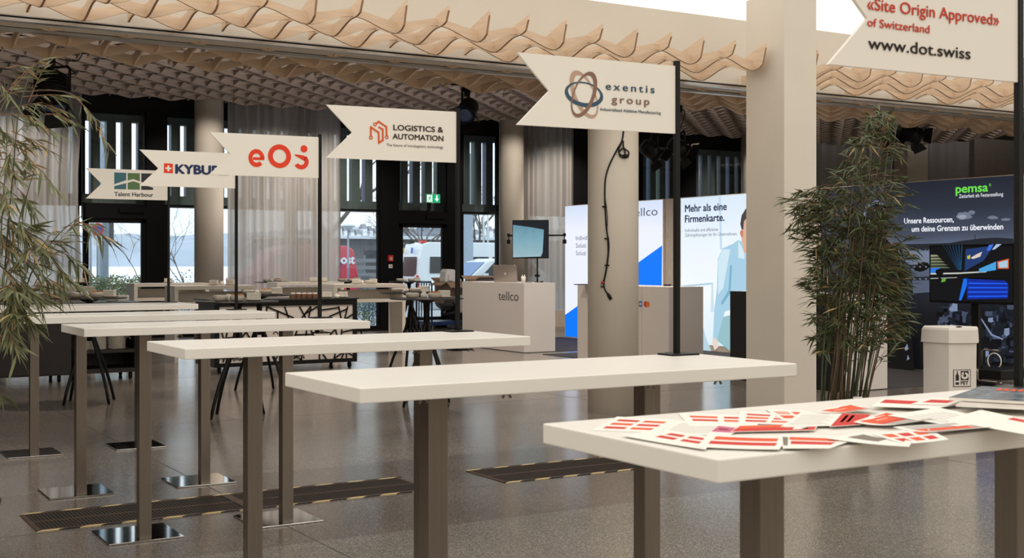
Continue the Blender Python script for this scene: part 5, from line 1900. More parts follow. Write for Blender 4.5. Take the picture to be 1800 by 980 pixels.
sheet('magenta tip of a folded leaflet in the middle of the table', [(1243, 763), (1284, 764), (1303, 753), (1263, 748)], [(0.02, 0.3, 0.98, 0.98, M_FPINK), (0.2, 0.6, 0.6, 0.68, M_PAPER)])
sheet('long red folded leaflet running across the middle of the papers', [(1284, 759), (1432, 756), (1440, 744), (1300, 748)], [(0.01, 0.05, 0.99, 0.5, M_FRED), (0.01, 0.5, 0.6, 0.95, M_FOR), (0.72, 0.2, 0.9, 0.8, M_PAPER)])
sheet('white flyer with long red stripes and a dark photo strip at the near edge, centre', [(1376, 788), (1458, 788), (1512, 769), (1372, 763)], [(0.15, 0.3, 0.85, 0.52, M_FRED), (0.12, 0.6, 0.85, 0.82, M_FOR), (0.02, 0.2, 0.1, 0.8, M_FDARK)])
sheet('white page of text beside the red panel of an open folder', [(1372, 750), (1462, 748), (1482, 727), (1408, 724)], textlines(9))
sheet('red panel with white lines, part of an open folder', [(1458, 750), (1514, 746), (1532, 728), (1480, 726)], [(0.02, 0.02, 0.98, 0.98, M_FRED), (0.2, 0.3, 0.3, 0.85, M_PAPER), (0.4, 0.3, 0.5, 0.85, M_PAPER)])
sheet('white flyer with a small dark photo hanging over the near edge', [(1452, 772), (1598, 787), (1604, 777), (1522, 761)], [(0.1, 0.35, 0.55, 0.8, M_FDARK)], curl=0.002)
sheet('white flyer with six red bars at the near edge, right of centre', [(1588, 781), (1668, 773), (1628, 753), (1526, 762)], bars(3, 2), curl=0.0012)
sheet('glossy orange and silver leaflet in the middle, upper one', [(1500, 744), (1572, 749), (1648, 738), (1556, 726)], [(0.05, 0.1, 0.5, 0.95, M_FOR), (0.5, 0.1, 0.62, 0.95, M_FRED), (0.62, 0.1, 0.98, 0.95, M_FGREY)], curl=0.003)
sheet('glossy orange and silver leaflet right of the middle, lower one', [(1570, 753), (1640, 762), (1745, 753), (1682, 745)], [(0.03, 0.1, 0.35, 0.95, M_FGREY), (0.35, 0.1, 0.7, 0.95, M_FOR), (0.7, 0.1, 0.98, 0.95, M_FGREY)], curl=0.003)
sheet('orange leaflet with a silver edge near the far edge of the table', [(1436, 725), (1512, 724), (1550, 720), (1496, 713)], [(0.05, 0.05, 0.6, 0.95, M_FOR), (0.6, 0.05, 0.95, 0.95, M_FGREY)], curl=0.004)
sheet('white sheet with one red stripe at the far edge behind the orange leaflet', [(1530, 714), (1640, 718), (1700, 708), (1552, 700)], [(0.05, 0.45, 0.72, 0.88, M_FRED)])
sheet('large white sheet with faint text right of the glossy leaflets', [(1560, 730), (1682, 749), (1764, 741), (1650, 716)], textlines(6, 0.2, 0.8))
sheet('white sheet with one red stripe at the right edge of the picture', [(1660, 738), (1806, 764), (1870, 750), (1724, 720)], [(0.45, 0.75, 0.95, 0.92, M_FRED)])
sheet('white sheet with a short red stripe left of the magazines', [(1600, 710), (1668, 712), (1700, 702), (1636, 699)], [(0.15, 0.3, 0.8, 0.75, M_FRED)])


def magazine(label, quad, z0, th, cov):
    c = [fl(u, v, z0) for u, v in quad]
    mid = (c[0] + c[1] + c[2] + c[3]) / 4
    t = thing('magazine', label, 'magazine', (mid.x, mid.y, z0), 0, 'magazines on the nearest bar table')
    up = Vector((0, 0, th))
    b = MB(); b.hexa([q for q in c] + [q + up for q in c]); b.build('pages', M_PAPER, t)
    b = MB(); e = Vector((0, 0, th + 0.0006)); b.hexa([q + up for q in c] + [q + e for q in c])
    cv = b.build('cover', cov, t)
    return t, c, th + 0.0006


m_cov = mat('magazine_cover', (96, 108, 120), rough=0.25, var=0.8, scale=38)
magazine('lower magazine with a pale cover, under the blue-grey one', [(1680, 714), (1850, 722), (1880, 694), (1730, 688)], sheet_z[0] + 0.004, 0.004, mat('pale_cover', (206, 196, 186), rough=0.3, var=0.2, scale=20))
t, c, th = magazine('glossy blue-grey magazine with a red title at the right end of the table', [(1668, 703), (1836, 712), (1860, 690), (1725, 683)], sheet_z[0] + 0.010, 0.006, m_cov)
b = MB()
q = lambda s, r: (c[0] * (1 - s) + c[1] * s) * (1 - r) + (c[3] * (1 - s) + c[2] * s) * r + Vector((0, 0, th + 0.0006))
for k in range(7):
    s0 = 0.28 + k * 0.09
    b.poly([q(s0, 0.70), q(s0 + 0.06, 0.70), q(s0 + 0.06, 0.86), q(s0, 0.86)])
b.build('title', M_FOR, t)


# ------------------------------------------------------------------ bamboo plants
M_LEAF = mat('bamboo_leaf', (78, 88, 54), rough=0.5, var=0.28, scale=14)
M_LEAF_DRY = mat('bamboo_leaf_dry', (170, 142, 98), rough=0.7, var=0.2, scale=14)
M_CULM = mat('bamboo_culm', (74, 82, 58), rough=0.5, var=0.25, scale=8)
M_CULM_DRY = mat('bamboo_culm_brown', (100, 82, 60), rough=0.6, var=0.25, scale=8)
M_TWIG = mat('bamboo_twig', (132, 92, 62), rough=0.7, var=0.2)


def leaf(b, p, d, ln, w, rnd, mi=0):
    d = d.normalized()
    side = d.cross(Vector((0, 0, 1)))
    if side.length < 0.1: side = Vector((1, 0, 0))
    side.normalize()
    side = (Matrix.Rotation(rnd.uniform(-1.2, 1.2), 3, d) @ side).normalized()
    nrm = side.cross(d)
    sag = Vector((0, 0, -1)) * ln * rnd.uniform(0.06, 0.22)
    V = b.bm.verts
    pts = []
    for s, k in ((0.0, 0.15), (0.25, 1.0), (0.6, 0.8), (1.0, 0.0)):
        c = p + d * ln * s + sag * s * s
        if k == 0: pts.append((V.new(c),)); continue
        pts.append((V.new(c + side * w * 0.5 * k + nrm * w * 0.15 * k), V.new(c), V.new(c - side * w * 0.5 * k + nrm * w * 0.15 * k)))
    for a, e in zip(pts[:-1], pts[1:]):
        if len(e) == 3:
            fs = (b.bm.faces.new((a[0], a[1], e[1], e[0])), b.bm.faces.new((a[1], a[2], e[2], e[1])))
        else:
            fs = (b.bm.faces.new((a[0], a[1], e[0])), b.bm.faces.new((a[1], a[2], e[0])))
        for f in fs: f.smooth = True; f.material_index = mi


def spray(bl, bd, bt, p0, p1, n, rnd, ln=0.13, w=0.016, dry=0.12, axis=None, droop=0.35):
    """a twig from p0 to p1 carrying n leaves along its outer part"""
    mid = (p0 + p1) / 2 + Vector((0, 0, (p1 - p0).length * rnd.uniform(0.02, 0.14)))
    bt.tube([p0, mid, p1], [0.0024, 0.0018, 0.001], n=4)
    dirn = (p1 - p0).normalized()
    for k in range(n):
        s = 0.25 + 0.75 * (k + rnd.random() * 0.7) / n
        c = (p0 * (1 - s) ** 2 + mid * 2 * s * (1 - s) + p1 * s * s) if s < 1 else p1
        sd = Vector((rnd.uniform(-1, 1), rnd.uniform(-1, 1), rnd.uniform(-0.5, 0.4)))
        d = dirn * 0.8 + sd * 0.75 + Vector((0, 0, -droop))
        leaf(bd if rnd.random() < dry else bl, c, d, ln * rnd.uniform(0.6, 1.25), w * rnd.uniform(0.75, 1.2), rnd)


# right plant
rnd = random.Random(12)
DR = 9.45
base = atD(1474, HORIZON, DR); base.z = 0
tb = thing('bamboo_plant', 'tall potted bamboo with dense stems beside the square column', 'plant', (base.x, base.y, 0))
b = MB(); b.lathe([(0.20, 0.0), (0.245, 0.28), (0.25, 0.30), (0.23, 0.30), (0.225, 0.25), (0.001, 0.25)], (base.x, base.y, 0), n=32, cap1=False)
b.build('pot', mat('dark_plant_pot', (52, 46, 42), rough=0.6), tb)
b = MB()
for k in range(90):
    a, r = rnd.uniform(0, 6.28), 0.24 * math.sqrt(rnd.random())
    M = Matrix.Translation((base.x + r * math.cos(a), base.y + r * math.sin(a), 0.275 + rnd.uniform(-0.01, 0.035))) @ Matrix.Rotation(rnd.uniform(0, 3), 4, 'Z') @ Matrix.Rotation(rnd.uniform(-0.6, 0.6), 4, 'X')
    b.box(-0.03, -0.018, -0.012, 0.03, 0.018, 0.012, M=M)
o = b.build('bark_mulch', mat('bark_mulch', (124, 92, 66), rough=0.9, var=0.3, scale=40), tb); o['kind'] = 'stuff'
axis = [(705, 1478), (600, 1484), (500, 1492), (400, 1500), (300, 1522), (235, 1540), (182, 1546)]


def axis_u(v):
    for (v0, u0), (v1, u1) in zip(axis[:-1], axis[1:]):
        if v1 <= v <= v0: return u0 + (u1 - u0) * (v0 - v) / (v0 - v1)
    return axis[-1][1] if v < 182 else axis[0][1]


for k in range(44):
    u0 = rnd.gauss(1474, 17) if k < 34 else rnd.uniform(1492, 1522)
    u0 = min(1522, max(1441, u0))
    d0 = DR + rnd.uniform(-0.16, 0.16)
    vt = rnd.choice((200, 260, 330, 380, 420, 470)) if k < 34 else rnd.uniform(330, 520)
    ut = axis_u(vt) + (u0 - 1474) * 1.1 + rnd.uniform(-14, 14)
    if k >= 34: ut += 22
    d1 = d0 + rnd.uniform(-0.12, 0.12)
    P0 = atD(u0, 716, d0); P0.z = 0.27
    P1 = atD(ut, vt, d1)
    pts = []
    for s in (0, 0.25, 0.5, 0.75, 1):
        q = P0.lerp(P1, s)
        q += Vector((rnd.uniform(-1, 1), rnd.uniform(-1, 1), 0)) * 0.012
        pts.append(q)
    r0 = rnd.uniform(0.0042, 0.0075)
    b = MB(); b.tube(pts, [r0, r0, r0 * 0.85, r0 * 0.6, r0 * 0.3], n=6)
    for s in range(1, 9):
        q = P0.lerp(P1, s / 10)
    b.build('stem', M_CULM_DRY if (k % 5 in (1, 3)) else M_CULM, tb)
SIL = [(182, 1540, 1550), (215, 1518, 1572), (245, 1478, 1582), (290, 1466, 1592), (330, 1430, 1600), (345, 1368, 1606), (375, 1376, 1600), (400, 1384, 1596), (430, 1396, 1612),
       (470, 1402, 1614), (510, 1412, 1606), (540, 1420, 1600), (570, 1412, 1618), (600, 1424, 1596), (625, 1440, 1560)]
bl, bd, bt = MB(), MB(), MB()
cnt = 0
while cnt < 560:
    v = rnd.uniform(190, 618)
    for (v0, a0_, b0_), (v1, a1_, b1_) in zip(SIL[:-1], SIL[1:]):
        if v0 <= v <= v1:
            s = (v - v0) / (v1 - v0)
            lo, hi = a0_ + (a1_ - a0_) * s, b0_ + (b1_ - b0_) * s
    u = rnd.uniform(lo, hi)
    if v < 330 and rnd.random() < 0.68: continue
    if v > 575 and rnd.random() < 0.4: continue
    uc = axis_u(v)
    sp = 0.38 * (1 - abs(u - uc) / 140)
    d1 = DR + rnd.uniform(-1, 1) * max(0.08, sp)
    p1 = atD(u, v, d1)
    us = uc + (u - uc) * rnd.uniform(0.25, 0.6)
    p0 = atD(us, v + rnd.uniform(-12, 45), DR + (d1 - DR) * 0.3)
    if (p1 - p0).length > 0.42: p0 = p1 + (p0 - p1).normalized() * 0.42
    spray(bl, bd, bt, p0, p1, rnd.randint(7, 11), rnd, 0.115, 0.0125, 0.05, droop=0.28)
    cnt += 1
o = bl.build('foliage', M_LEAF, tb); o['kind'] = 'stuff'
o = bd.build('dry_leaves', M_LEAF_DRY, tb); o['kind'] = 'stuff'
o = bt.build('twigs', M_TWIG, tb); o['kind'] = 'stuff'
# tag label stuck into the pot
p = atD(1508, HORIZON, 9.3)
t = thing('plant_tag', 'small white plant tag at the foot of the right bamboo', 'tag', (p.x, p.y, 0.29), -YAW, world=False)
b = MB(); b.box(-0.034, -0.002, 0.06, 0.034, 0.002, 0.125); b.box(-0.006, -0.0015, -0.02, 0.006, 0.0015, 0.06); b.build('card', M_PAPER, t)
b = MB(); b.box(0.006, -0.0026, 0.085, 0.022, -0.002, 0.112); b.box(-0.022, -0.0026, 0.085, -0.004, -0.002, 0.09); b.box(-0.022, -0.0026, 0.098, -0.004, -0.002, 0.103)
b.build('print', M_BLACK, t)

# left plant, its pot stands outside the picture
rnd = random.Random(5)
DL = 5.8
base = atD(-95, HORIZON, DL); base.z = 0
tb = thing('bamboo_plant', 'bamboo reaching in from the left edge over the bar tables', 'plant', (base.x, base.y, 0))
b = MB(); b.lathe([(0.19, 0.0), (0.235, 0.28), (0.24, 0.30), (0.22, 0.30), (0.215, 0.25), (0.001, 0.25)], (base.x, base.y, 0), n=32, cap1=False)
b.build('pot', MATS['dark_plant_pot'], tb)
CULM = [[(-70, 760), (-20, 620), (5, 500), (14, 400), (24, 290), (34, 190), (60, 112)],
        [(-80, 760), (-30, 600), (-5, 480), (5, 360), (12, 240), (8, 140)],
        [(-60, 760), (0, 600), (40, 520), (60, 470), (100, 415), (135, 384)],
        [(-90, 760), (-60, 560), (-40, 400), (-20, 250), (20, 160), (75, 104)],
        [(-75, 760), (-10, 640), (20, 560), (45, 480), (40, 380), (60, 300)],
        [(-100, 760), (-60, 640), (-40, 470), (-30, 300), (0, 180), (60, 160), (125, 165), (160, 205), (186, 240)]]
for k, pth in enumerate(CULM):
    q = smooth_path([atD(u, v, DL + 0.12 * math.sin(3 * k + i)) for i, (u, v) in enumerate(pth)], 4)
    q = [Vector((base.x + 0.02 * k, base.y, 0.25))] + q
    n = len(q)
    b = MB(); b.tube(q, [0.0062 * (1 - 0.8 * i / n) for i in range(n)], n=6)
    b.build('stem', M_CULM_DRY if k in (3, 5) else M_CULM, tb)
TW = [((60, 500), (135, 388), 9), ((130, 386), (196, 425), 9), ((100, 440), (150, 470), 10), ((60, 480), (112, 505), 11), ((20, 470), (72, 540), 10), ((90, 460), (118, 490), 9), ((40, 440), (120, 425), 11),
      ((20, 400), (62, 420), 9), ((20, 230), (95, 270), 10), ((30, 200), (100, 235), 11), ((40, 170), (132, 168), 11), ((130, 168), (180, 225), 7), ((170, 225), (192, 262), 3), ((50, 180), (82, 112), 6),
      ((20, 150), (72, 105), 7), ((10, 120), (50, 118), 6), ((30, 330), (60, 372), 7), ((10, 350), (48, 352), 8), ((0, 260), (72, 245), 10), ((0, 200), (62, 205), 11), ((0, 440), (60, 402), 9),
      ((0, 500), (52, 560), 10), ((0, 540), (30, 625), 7), ((0, 590), (36, 612), 5), ((-10, 690), (8, 700), 4), ((0, 310), (40, 300), 9), ((0, 170), (30, 150), 8), ((0, 230), (35, 255), 9), ((0, 380), (35, 400), 9),
      ((0, 430), (40, 450), 10), ((20, 500), (60, 520), 10), ((40, 520), (80, 500), 9), ((-10, 520), (25, 540), 9), ((70, 440), (100, 400), 8), ((80, 470), (130, 500), 8), ((30, 460), (85, 470), 10), ((-10, 330), (15, 360), 9),
      ((0, 280), (60, 290), 10), ((60, 290), (95, 330), 5), ((20, 190), (75, 180), 9), ((60, 185), (115, 195), 9), ((80, 200), (130, 215), 7), ((-5, 460), (22, 495), 9), ((110, 400), (165, 395), 7), ((0, 600), (18, 560), 7),
      ((-15, 140), (20, 175), 8), ((-10, 210), (10, 240), 8), ((-10, 400), (20, 430), 9), ((10, 560), (40, 530), 8), ((30, 410), (75, 445), 9), ((50, 420), (95, 455), 9)]
M_LEAF_PALE = mat('bamboo_leaf_pale', (112, 116, 80), rough=0.5, var=0.28, scale=14)
for k in range(46):
    q_ = (rnd.uniform(-15, 45), rnd.uniform(215, 580))
    TW.append((q_, (q_[0] + rnd.uniform(-10, 38), q_[1] + rnd.uniform(-25, 30)), 6))
bl, bd, bt = MB(), MB(), MB()
for (a, e, n) in TW:
    dd = rnd.uniform(-0.25, 0.25)
    spray(bl, bd, bt, atD(a[0], a[1], DL + dd * 0.4), atD(e[0], e[1], DL + dd), n + 5, rnd, 0.085 if e[1] < 330 else 0.118, 0.0105 if e[1] < 330 else 0.0125, 0.2 if e[1] < 330 else 0.1, droop=0.35)
o = bl.build('foliage', M_LEAF_PALE, tb); o['kind'] = 'stuff'
o = bd.build('dry_leaves', M_LEAF_DRY, tb); o['kind'] = 'stuff'
o = bt.build('twigs', M_TWIG, tb); o['kind'] = 'stuff'

# ------------------------------------------------------------------ outside
M_PAVE = mat('grey_paving', (168, 172, 176), rough=0.9, var=0.06, scale=0.8)
b = MB(); b.box(-40, WALL_Y + 0.17, -0.5, 80, 34, -0.06)
struct(b.build('terrace', M_PAVE), 'grey paving outside the windows')
b = MB(); b.box(-40, 34, -0.8, 120, 95, -0.30)
struct(b.build('road', mat('wet_asphalt', (130, 136, 142), rough=0.6, var=0.06, scale=0.5)), 'pale road outside')
b = MB(); b.box(-400, 95, -1.2, 500, 700, -0.9)
struct(b.build('lake', mat('bright_lake', (240, 243, 245), rough=0.25, var=0.02, scale=0.02)), 'bright lake beyond the road')  # the sky's reflection is painted in as white water

M_HILLFAR = mat('hazy_hill', (176, 188, 202), rough=1.0, var=0.12, scale=0.02)  # distance haze mixed into this hill's colour
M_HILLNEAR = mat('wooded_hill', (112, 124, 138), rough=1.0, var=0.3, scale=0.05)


def ridge(label, Y, prof, z0, m, depth, seed):
    rr = random.Random(seed)
    b = MB(); V = b.bm.verts
    cols = []
    pts = [(atY(u, v, Y)) for u, v in prof]
    fine = []
    for p, q in zip(pts[:-1], pts[1:]):
        for k in range(8): fine.append(p.lerp(q, k / 8) + Vector((0, 0, rr.uniform(-0.6, 0.6))))
    fine.append(pts[-1])
    for p in fine:
        cols.append([V.new((p.x, Y, z0)), V.new((p.x, Y + depth * 0.4, z0 + (p.z - z0) * 0.55)), V.new((p.x * 1.2, Y * 1.2 + depth, max(z0 + 0.5, p.z * 1.2 - 0.2 * EYE)))])
    for a, e in zip(cols[:-1], cols[1:]):
        for k in range(2): b.bm.faces.new((a[k], e[k], e[k + 1], a[k + 1]))
    lo = [c[0] for c in cols]
    o = b.build('hill', m)
    return tag(o, label, 'hill')


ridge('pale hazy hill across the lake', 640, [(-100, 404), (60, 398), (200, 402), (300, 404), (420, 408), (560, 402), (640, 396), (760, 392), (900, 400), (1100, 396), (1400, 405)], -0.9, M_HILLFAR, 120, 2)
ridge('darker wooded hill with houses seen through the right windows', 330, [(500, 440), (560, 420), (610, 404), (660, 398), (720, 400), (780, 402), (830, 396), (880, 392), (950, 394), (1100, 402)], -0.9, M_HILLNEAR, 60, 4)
rnd = random.Random(31)
M_HW = mat('distant_house_wall', (226, 228, 230), rough=0.9)
M_HR = mat('distant_house_roof', (150, 150, 156), rough=0.9)
for k in range(15):
    u = (598 + k * 11.0) if k < 8 else (804 + (k - 8) * 12.0)
    v = 402 + 3.2 * ((k * 5) % 4) + rnd.uniform(-0.6, 0.6)
    p = atY(u, v, 327)
    w = rnd.uniform(0.5, 0.72)
    t = thing('hillside_house', 'tiny white house on the wooded hillside far beyond the windows', 'house', (p.x, p.y, p.z - 2), 0, 'houses on the far hillside')
    b = MB(); b.box(p.x - w, p.y, p.z - 2, p.x + w, p.y + 3.0, p.z); b.build('wall', M_HW, t)
    b = MB()
    b.hexa([(p.x - w * 1.1, p.y - 0.2, p.z), (p.x + w * 1.1, p.y - 0.2, p.z), (p.x + w * 1.1, p.y + 3.2, p.z), (p.x - w * 1.1, p.y + 3.2, p.z),
            (p.x - w * 1.05, p.y + 1.4, p.z + 1.4), (p.x + w * 1.05, p.y + 1.4, p.z + 1.4), (p.x + w * 1.05, p.y + 1.6, p.z + 1.4), (p.x - w * 1.05, p.y + 1.6, p.z + 1.4)])
    b.build('roof', M_HR, t)

M_VWHITE = mat('white_car_paint', (232, 238, 242), rough=0.25, var=0.01, coat=0.5)
M_VGLASS = mat('dark_vehicle_glass', (44, 50, 54), rough=0.15, spec=0.35, var=0.05)
M_VRED = mat('red_van_paint', (206, 34, 62), rough=0.3, var=0.02, coat=0.4)
M_TYRE = mat('tyre', (26, 26, 28), rough=0.9)
M_LAMP_RED = mat('tail_lamp_red', (206, 44, 36), rough=0.2, var=0.02)
M_LAMP_CLR = mat('tail_lamp_clear', (230, 226, 220), rough=0.2, var=0.02)


def body_prism(b, prof, y0, y1, tuck=0.0, ztuck=1.2):
    """side outline in (x, z) extruded across the vehicle, upper part drawn in"""
    V = b.bm.verts
    f = lambda y, s: [V.new((x, y + s * tuck * max(0, (z - ztuck)), z)) for x, z in prof]
    lo, hi = f(y0, 1), f(y1, -1)
    n = len(prof)
    for i in range(n):
        b.bm.faces.new((lo[i], lo[(i + 1) % n], hi[(i + 1) % n], hi[i]))
    b.bm.faces.new(lo); b.bm.faces.new(list(reversed(hi)))


def wheels(t, xs, y0, y1, r, zg):
    for x in xs:
        for y in (y0 + 0.1, y1 - 0.1):
            b = MB(); b.lathe([(r * 0.6, -0.1), (r, -0.08), (r, 0.08), (r * 0.6, 0.1)], (x, y, zg + r), n=20, M=Matrix.Rotation(PI / 2, 4, 'X'))
            b.build('wheel', M_TYRE, t)


# white minibus, tail towards the left
ZG = -0.30
x0, y0 = 24.9, 49.2
t = thing('minibus', 'white minibus parked outside, seen through the glass door', 'minibus', (x0, y0, ZG))
b = MB()
prof = [(x0 + 0.02, ZG + 0.35), (x0, ZG + 0.9), (x0 + 0.10, ZG + 1.9), (x0 + 0.28, ZG + 2.52), (x0 + 0.6, ZG + 2.60), (x0 + 4.3, ZG + 2.60), (x0 + 5.0, ZG + 2.42), (x0 + 5.7, ZG + 1.75), (x0 + 6.4, ZG + 1.35), (x0 + 6.8, ZG + 1.1), (x0 + 6.85, ZG + 0.35)]
body_prism(b, prof, y0, y0 + 2.0, 0.10, ZG + 1.3)
b.build('body', M_VWHITE, t, bevel=0.05)
tk = lambda z: y0 + 0.10 * max(0, z - (ZG + 1.3)) - 0.012
wpl = lambda q: [(x, tk(z), z) for x, z in q]
for q in ([(x0 + 0.55, ZG + 1.0 + 0.22), (x0 + 2.1, ZG + 1.22), (x0 + 2.1, ZG + 1.95), (x0 + 0.6, ZG + 1.95)], [(x0 + 2.3, ZG + 1.22), (x0 + 3.6, ZG + 1.22), (x0 + 3.6, ZG + 1.95), (x0 + 2.3, ZG + 1.95)],
          [(x0 + 3.8, ZG + 1.22), (x0 + 5.9, ZG + 1.3), (x0 + 5.3, ZG + 1.95), (x0 + 3.8, ZG + 1.95)]):
    b = MB(); b.poly(wpl(q)); b.build('side_window', M_VGLASS, t)
sx = lambda z: x0 + 0.10 * (z - ZG - 0.9) - 0.015
b = MB(); b.poly([(sx(z), y, z) for y, z in ((y0 + 0.28, ZG + 1.2), (y0 + 0.35, ZG + 1.95), (y0 + 1.65, ZG + 1.95), (y0 + 1.72, ZG + 1.2), (y0 + 1.5, ZG + 1.08), (y0 + 0.5, ZG + 1.08))])
b.build('rear_window', M_VGLASS, t)
b = MB(); b.box(x0 - 0.015, y0 + 0.03, ZG + 0.55, x0 + 0.10, y0 + 0.22, ZG + 1.12); tl = b.build('tail_lamp', M_LAMP_RED, t)
b = MB(); b.box(x0 - 0.02, y0 + 0.02, ZG + 0.78, x0 + 0.11, y0 + 0.225, ZG + 0.90); b.build('clear_band', M_LAMP_CLR, tl)
for (ya, m) in ((y0 + 0.62, mat('sticker_blue', (54, 108, 190))), (y0 + 1.5, mat('sticker_ochre', (198, 160, 70)))):
    b = MB(); b.poly([(sx(z) - 0.08, y, z) for y, z in ((ya, ZG + 2.1), (ya + 0.22, ZG + 2.1), (ya + 0.22, ZG + 2.36), (ya, ZG + 2.36))]); b.build('sticker', m, t)
for ya in (y0 + 0.3, y0 + 1.5):
    b = MB(); b.box(x0 + 0.3, ya, ZG + 2.56, x0 + 0.55, ya + 0.3, ZG + 2.68); b.build('roof_lamp', M_LAMP_RED if ya < y0 + 1 else M_BLACK, t)
b = MB(); b.box(x0 - 0.03, y0 + 0.05, ZG + 0.35, x0 + 0.05, y0 + 1.95, ZG + 0.5); b.build('bumper', M_TYRE, t)
wheels(t, (x0 + 1.2, x0 + 5.4), y0, y0 + 2.0, 0.34, ZG)

# white car in front of it
x0, y0, ZG = 20.6, 38.6, -0.30
t = thing('car', 'white car parked outside, seen left of the laptop', 'car', (x0, y0, ZG))
b = MB()
prof = [(x0, ZG + 0.3), (x0, ZG + 0.75), (x0 + 0.4, ZG + 1.05), (x0 + 1.0, ZG + 1.16), (x0 + 1.75, ZG + 1.74), (x0 + 2.2, ZG + 1.84), (x0 + 3.6, ZG + 1.82), (x0 + 4.2, ZG + 1.3), (x0 + 4.4, ZG + 0.9), (x0 + 4.4, ZG + 0.3)]
body_prism(b, prof, y0, y0 + 1.8, 0.14, ZG + 0.9)
b.build('body', M_VWHITE, t, bevel=0.05)
tk = lambda z: y0 + 0.14 * max(0, z - (ZG + 0.9)) - 0.012
for q in ([(x0 + 1.45, ZG + 1.2), (x0 + 2.6, ZG + 1.2), (x0 + 2.6, ZG + 1.72), (x0 + 2.05, ZG + 1.72)], [(x0 + 2.7, ZG + 1.2), (x0 + 4.0, ZG + 1.22), (x0 + 3.6, ZG + 1.70), (x0 + 2.7, ZG + 1.72)]):
    b = MB(); b.poly([(x, tk(z), z) for x, z in q]); b.build('side_window', M_VGLASS, t)
b = MB(); nrm = Vector((-0.58, 0, 0.75)) * 0.02
b.poly([Vector((x0 + 1.05, y0 + 0.12, ZG + 1.2)) + nrm, Vector((x0 + 1.05, y0 + 1.68, ZG + 1.2)) + nrm, Vector((x0 + 1.70, y0 + 1.58, ZG + 1.70)) + nrm, Vector((x0 + 1.70, y0 + 0.22, ZG + 1.70)) + nrm])
b.build('windscreen', mat('blue_windscreen', (70, 116, 172), rough=0.1, var=0.1), t)
b = MB(); b.box(x0 + 1.5, y0 - 0.2, ZG + 1.18, x0 + 1.62, y0, ZG + 1.32); b.build('wing_mirror', M_VWHITE, t)
wheels(t, (x0 + 0.8, x0 + 3.5), y0, y0 + 1.8, 0.32, ZG)

# red van with white lettering on its side
x1, y0, ZG = 23.45, 52.4, -0.30
x0 = x1 - 5.6
t = thing('van', 'red van with white lettering parked outside, cut by the curtain', 'van', (x0, y0, ZG))
b = MB()
prof = [(x0 + 0.1, ZG + 0.3), (x0, ZG + 1.0), (x0 + 0.9, ZG + 1.3), (x0 + 1.6, ZG + 2.2), (x0 + 2.2, ZG + 2.45), (x1 - 0.5, ZG + 2.45), (x1 - 0.18, ZG + 2.25), (x1 - 0.02, ZG + 1.2), (x1, ZG + 0.3)]
body_prism(b, prof, y0, y0 + 2.0, 0.08, ZG + 1.3)
b.build('body', M_VRED, t, bevel=0.06)
pl = Plane((x0, y0 - 0.02, 0), (1, 0, 0))
letters_px('post', pl, 591, 462.5, 623, 463, 15, M_VWHITE, t, bold=0.06, lift=0.01)
b = MB(); b.poly([(x, y0 + 0.03, z) for x, z in ((x0 + 1.2, ZG + 1.35), (x0 + 2.3, ZG + 1.35), (x0 + 2.3, ZG + 2.05), (x0 + 1.7, ZG + 2.05))]); b.build('side_window', M_VGLASS, t)
wheels(t, (x0 + 1.0, x1 - 1.0), y0, y0 + 2.0, 0.34, ZG)

# low building behind the vehicles
t = thing('low_building', 'long low grey building behind the parked vehicles', 'building', (26, 68, -0.3))
b = MB(); b.box(26, 68, -0.3, 46, 74, 2.8); b.build('wall', mat('weathered_boards', (112, 112, 114), rough=0.9, var=0.15, scale=2, stretch=(6, 1, 0.3)), t)
b = MB(); b.hexa([(25.4, 67.2, 2.78), (46.6, 67.2, 2.78), (46.6, 74.6, 2.78), (25.4, 74.6, 2.78), (25.4, 67.4, 2.92), (46.6, 67.4, 2.92), (46.6, 71, 3.05), (25.4, 71, 3.05)]); b.build('roof', mat('pale_metal_roof', (178, 186, 194), rough=0.5), t)
for k in range(9):
    b = MB(); b.box(26.6 + k * 2.1, 67.95, 0.8, 27.7 + k * 2.1, 68.02, 2.1); b.build('window', M_VWHITE if k % 3 == 0 else M_VGLASS, t)
b = MB()
for k in range(4): b.box(25, 64.0, 0.2 + 0.4 * k, 31, 64.06, 0.4 + 0.4 * k)
for k in range(4): b.box(25 + 2 * k, 64.06, -0.3, 25.1 + 2 * k, 64.14, 1.8)
tag(b.build('board_fence', mat('grey_fence', (124, 128, 132), rough=0.9)), 'grey slatted fence behind the red van', 'fence')

# hedges and shrubs
M_HEDGE = mat('hedge_leaf', (138, 152, 104), rough=0.8, var=0.35, scale=6)
M_SHRUB = mat('dark_shrub', (70, 72, 92), rough=0.8, var=0.3)


def shrub(name, label, x0, x1, y0, y1, z0, z1, n, m, seed, size=0.06, cat='shrub'):
    rr = random.Random(seed)
    b = MB()
    for k in range(n):
        x, y = rr.uniform(x0, x1), rr.uniform(y0, y1)
        top = z1 - 0.25 * (z1 - z0) * rr.random() * abs(math.sin(7 * x))
        p = Vector((x, y, z0 + (top - z0) * rr.random() ** 0.6))
        leaf(b, p, Vector((rr.uniform(-1, 1), rr.uniform(-1, 1), rr.uniform(-0.2, 1))), size * rr.uniform(0.7, 1.5), size * 0.55, rr)
    for k in range(max(6, n // 120)):
        x, y = rr.uniform(x0, x1), rr.uniform(y0, y1)
        b.tube([(x, y, z0), (x + rr.uniform(-0.1, 0.1), y, z0 + (z1 - z0) * rr.uniform(0.5, 0.9))], [0.01, 0.004], n=4)
    return tag(b.build(name, m), label, cat)


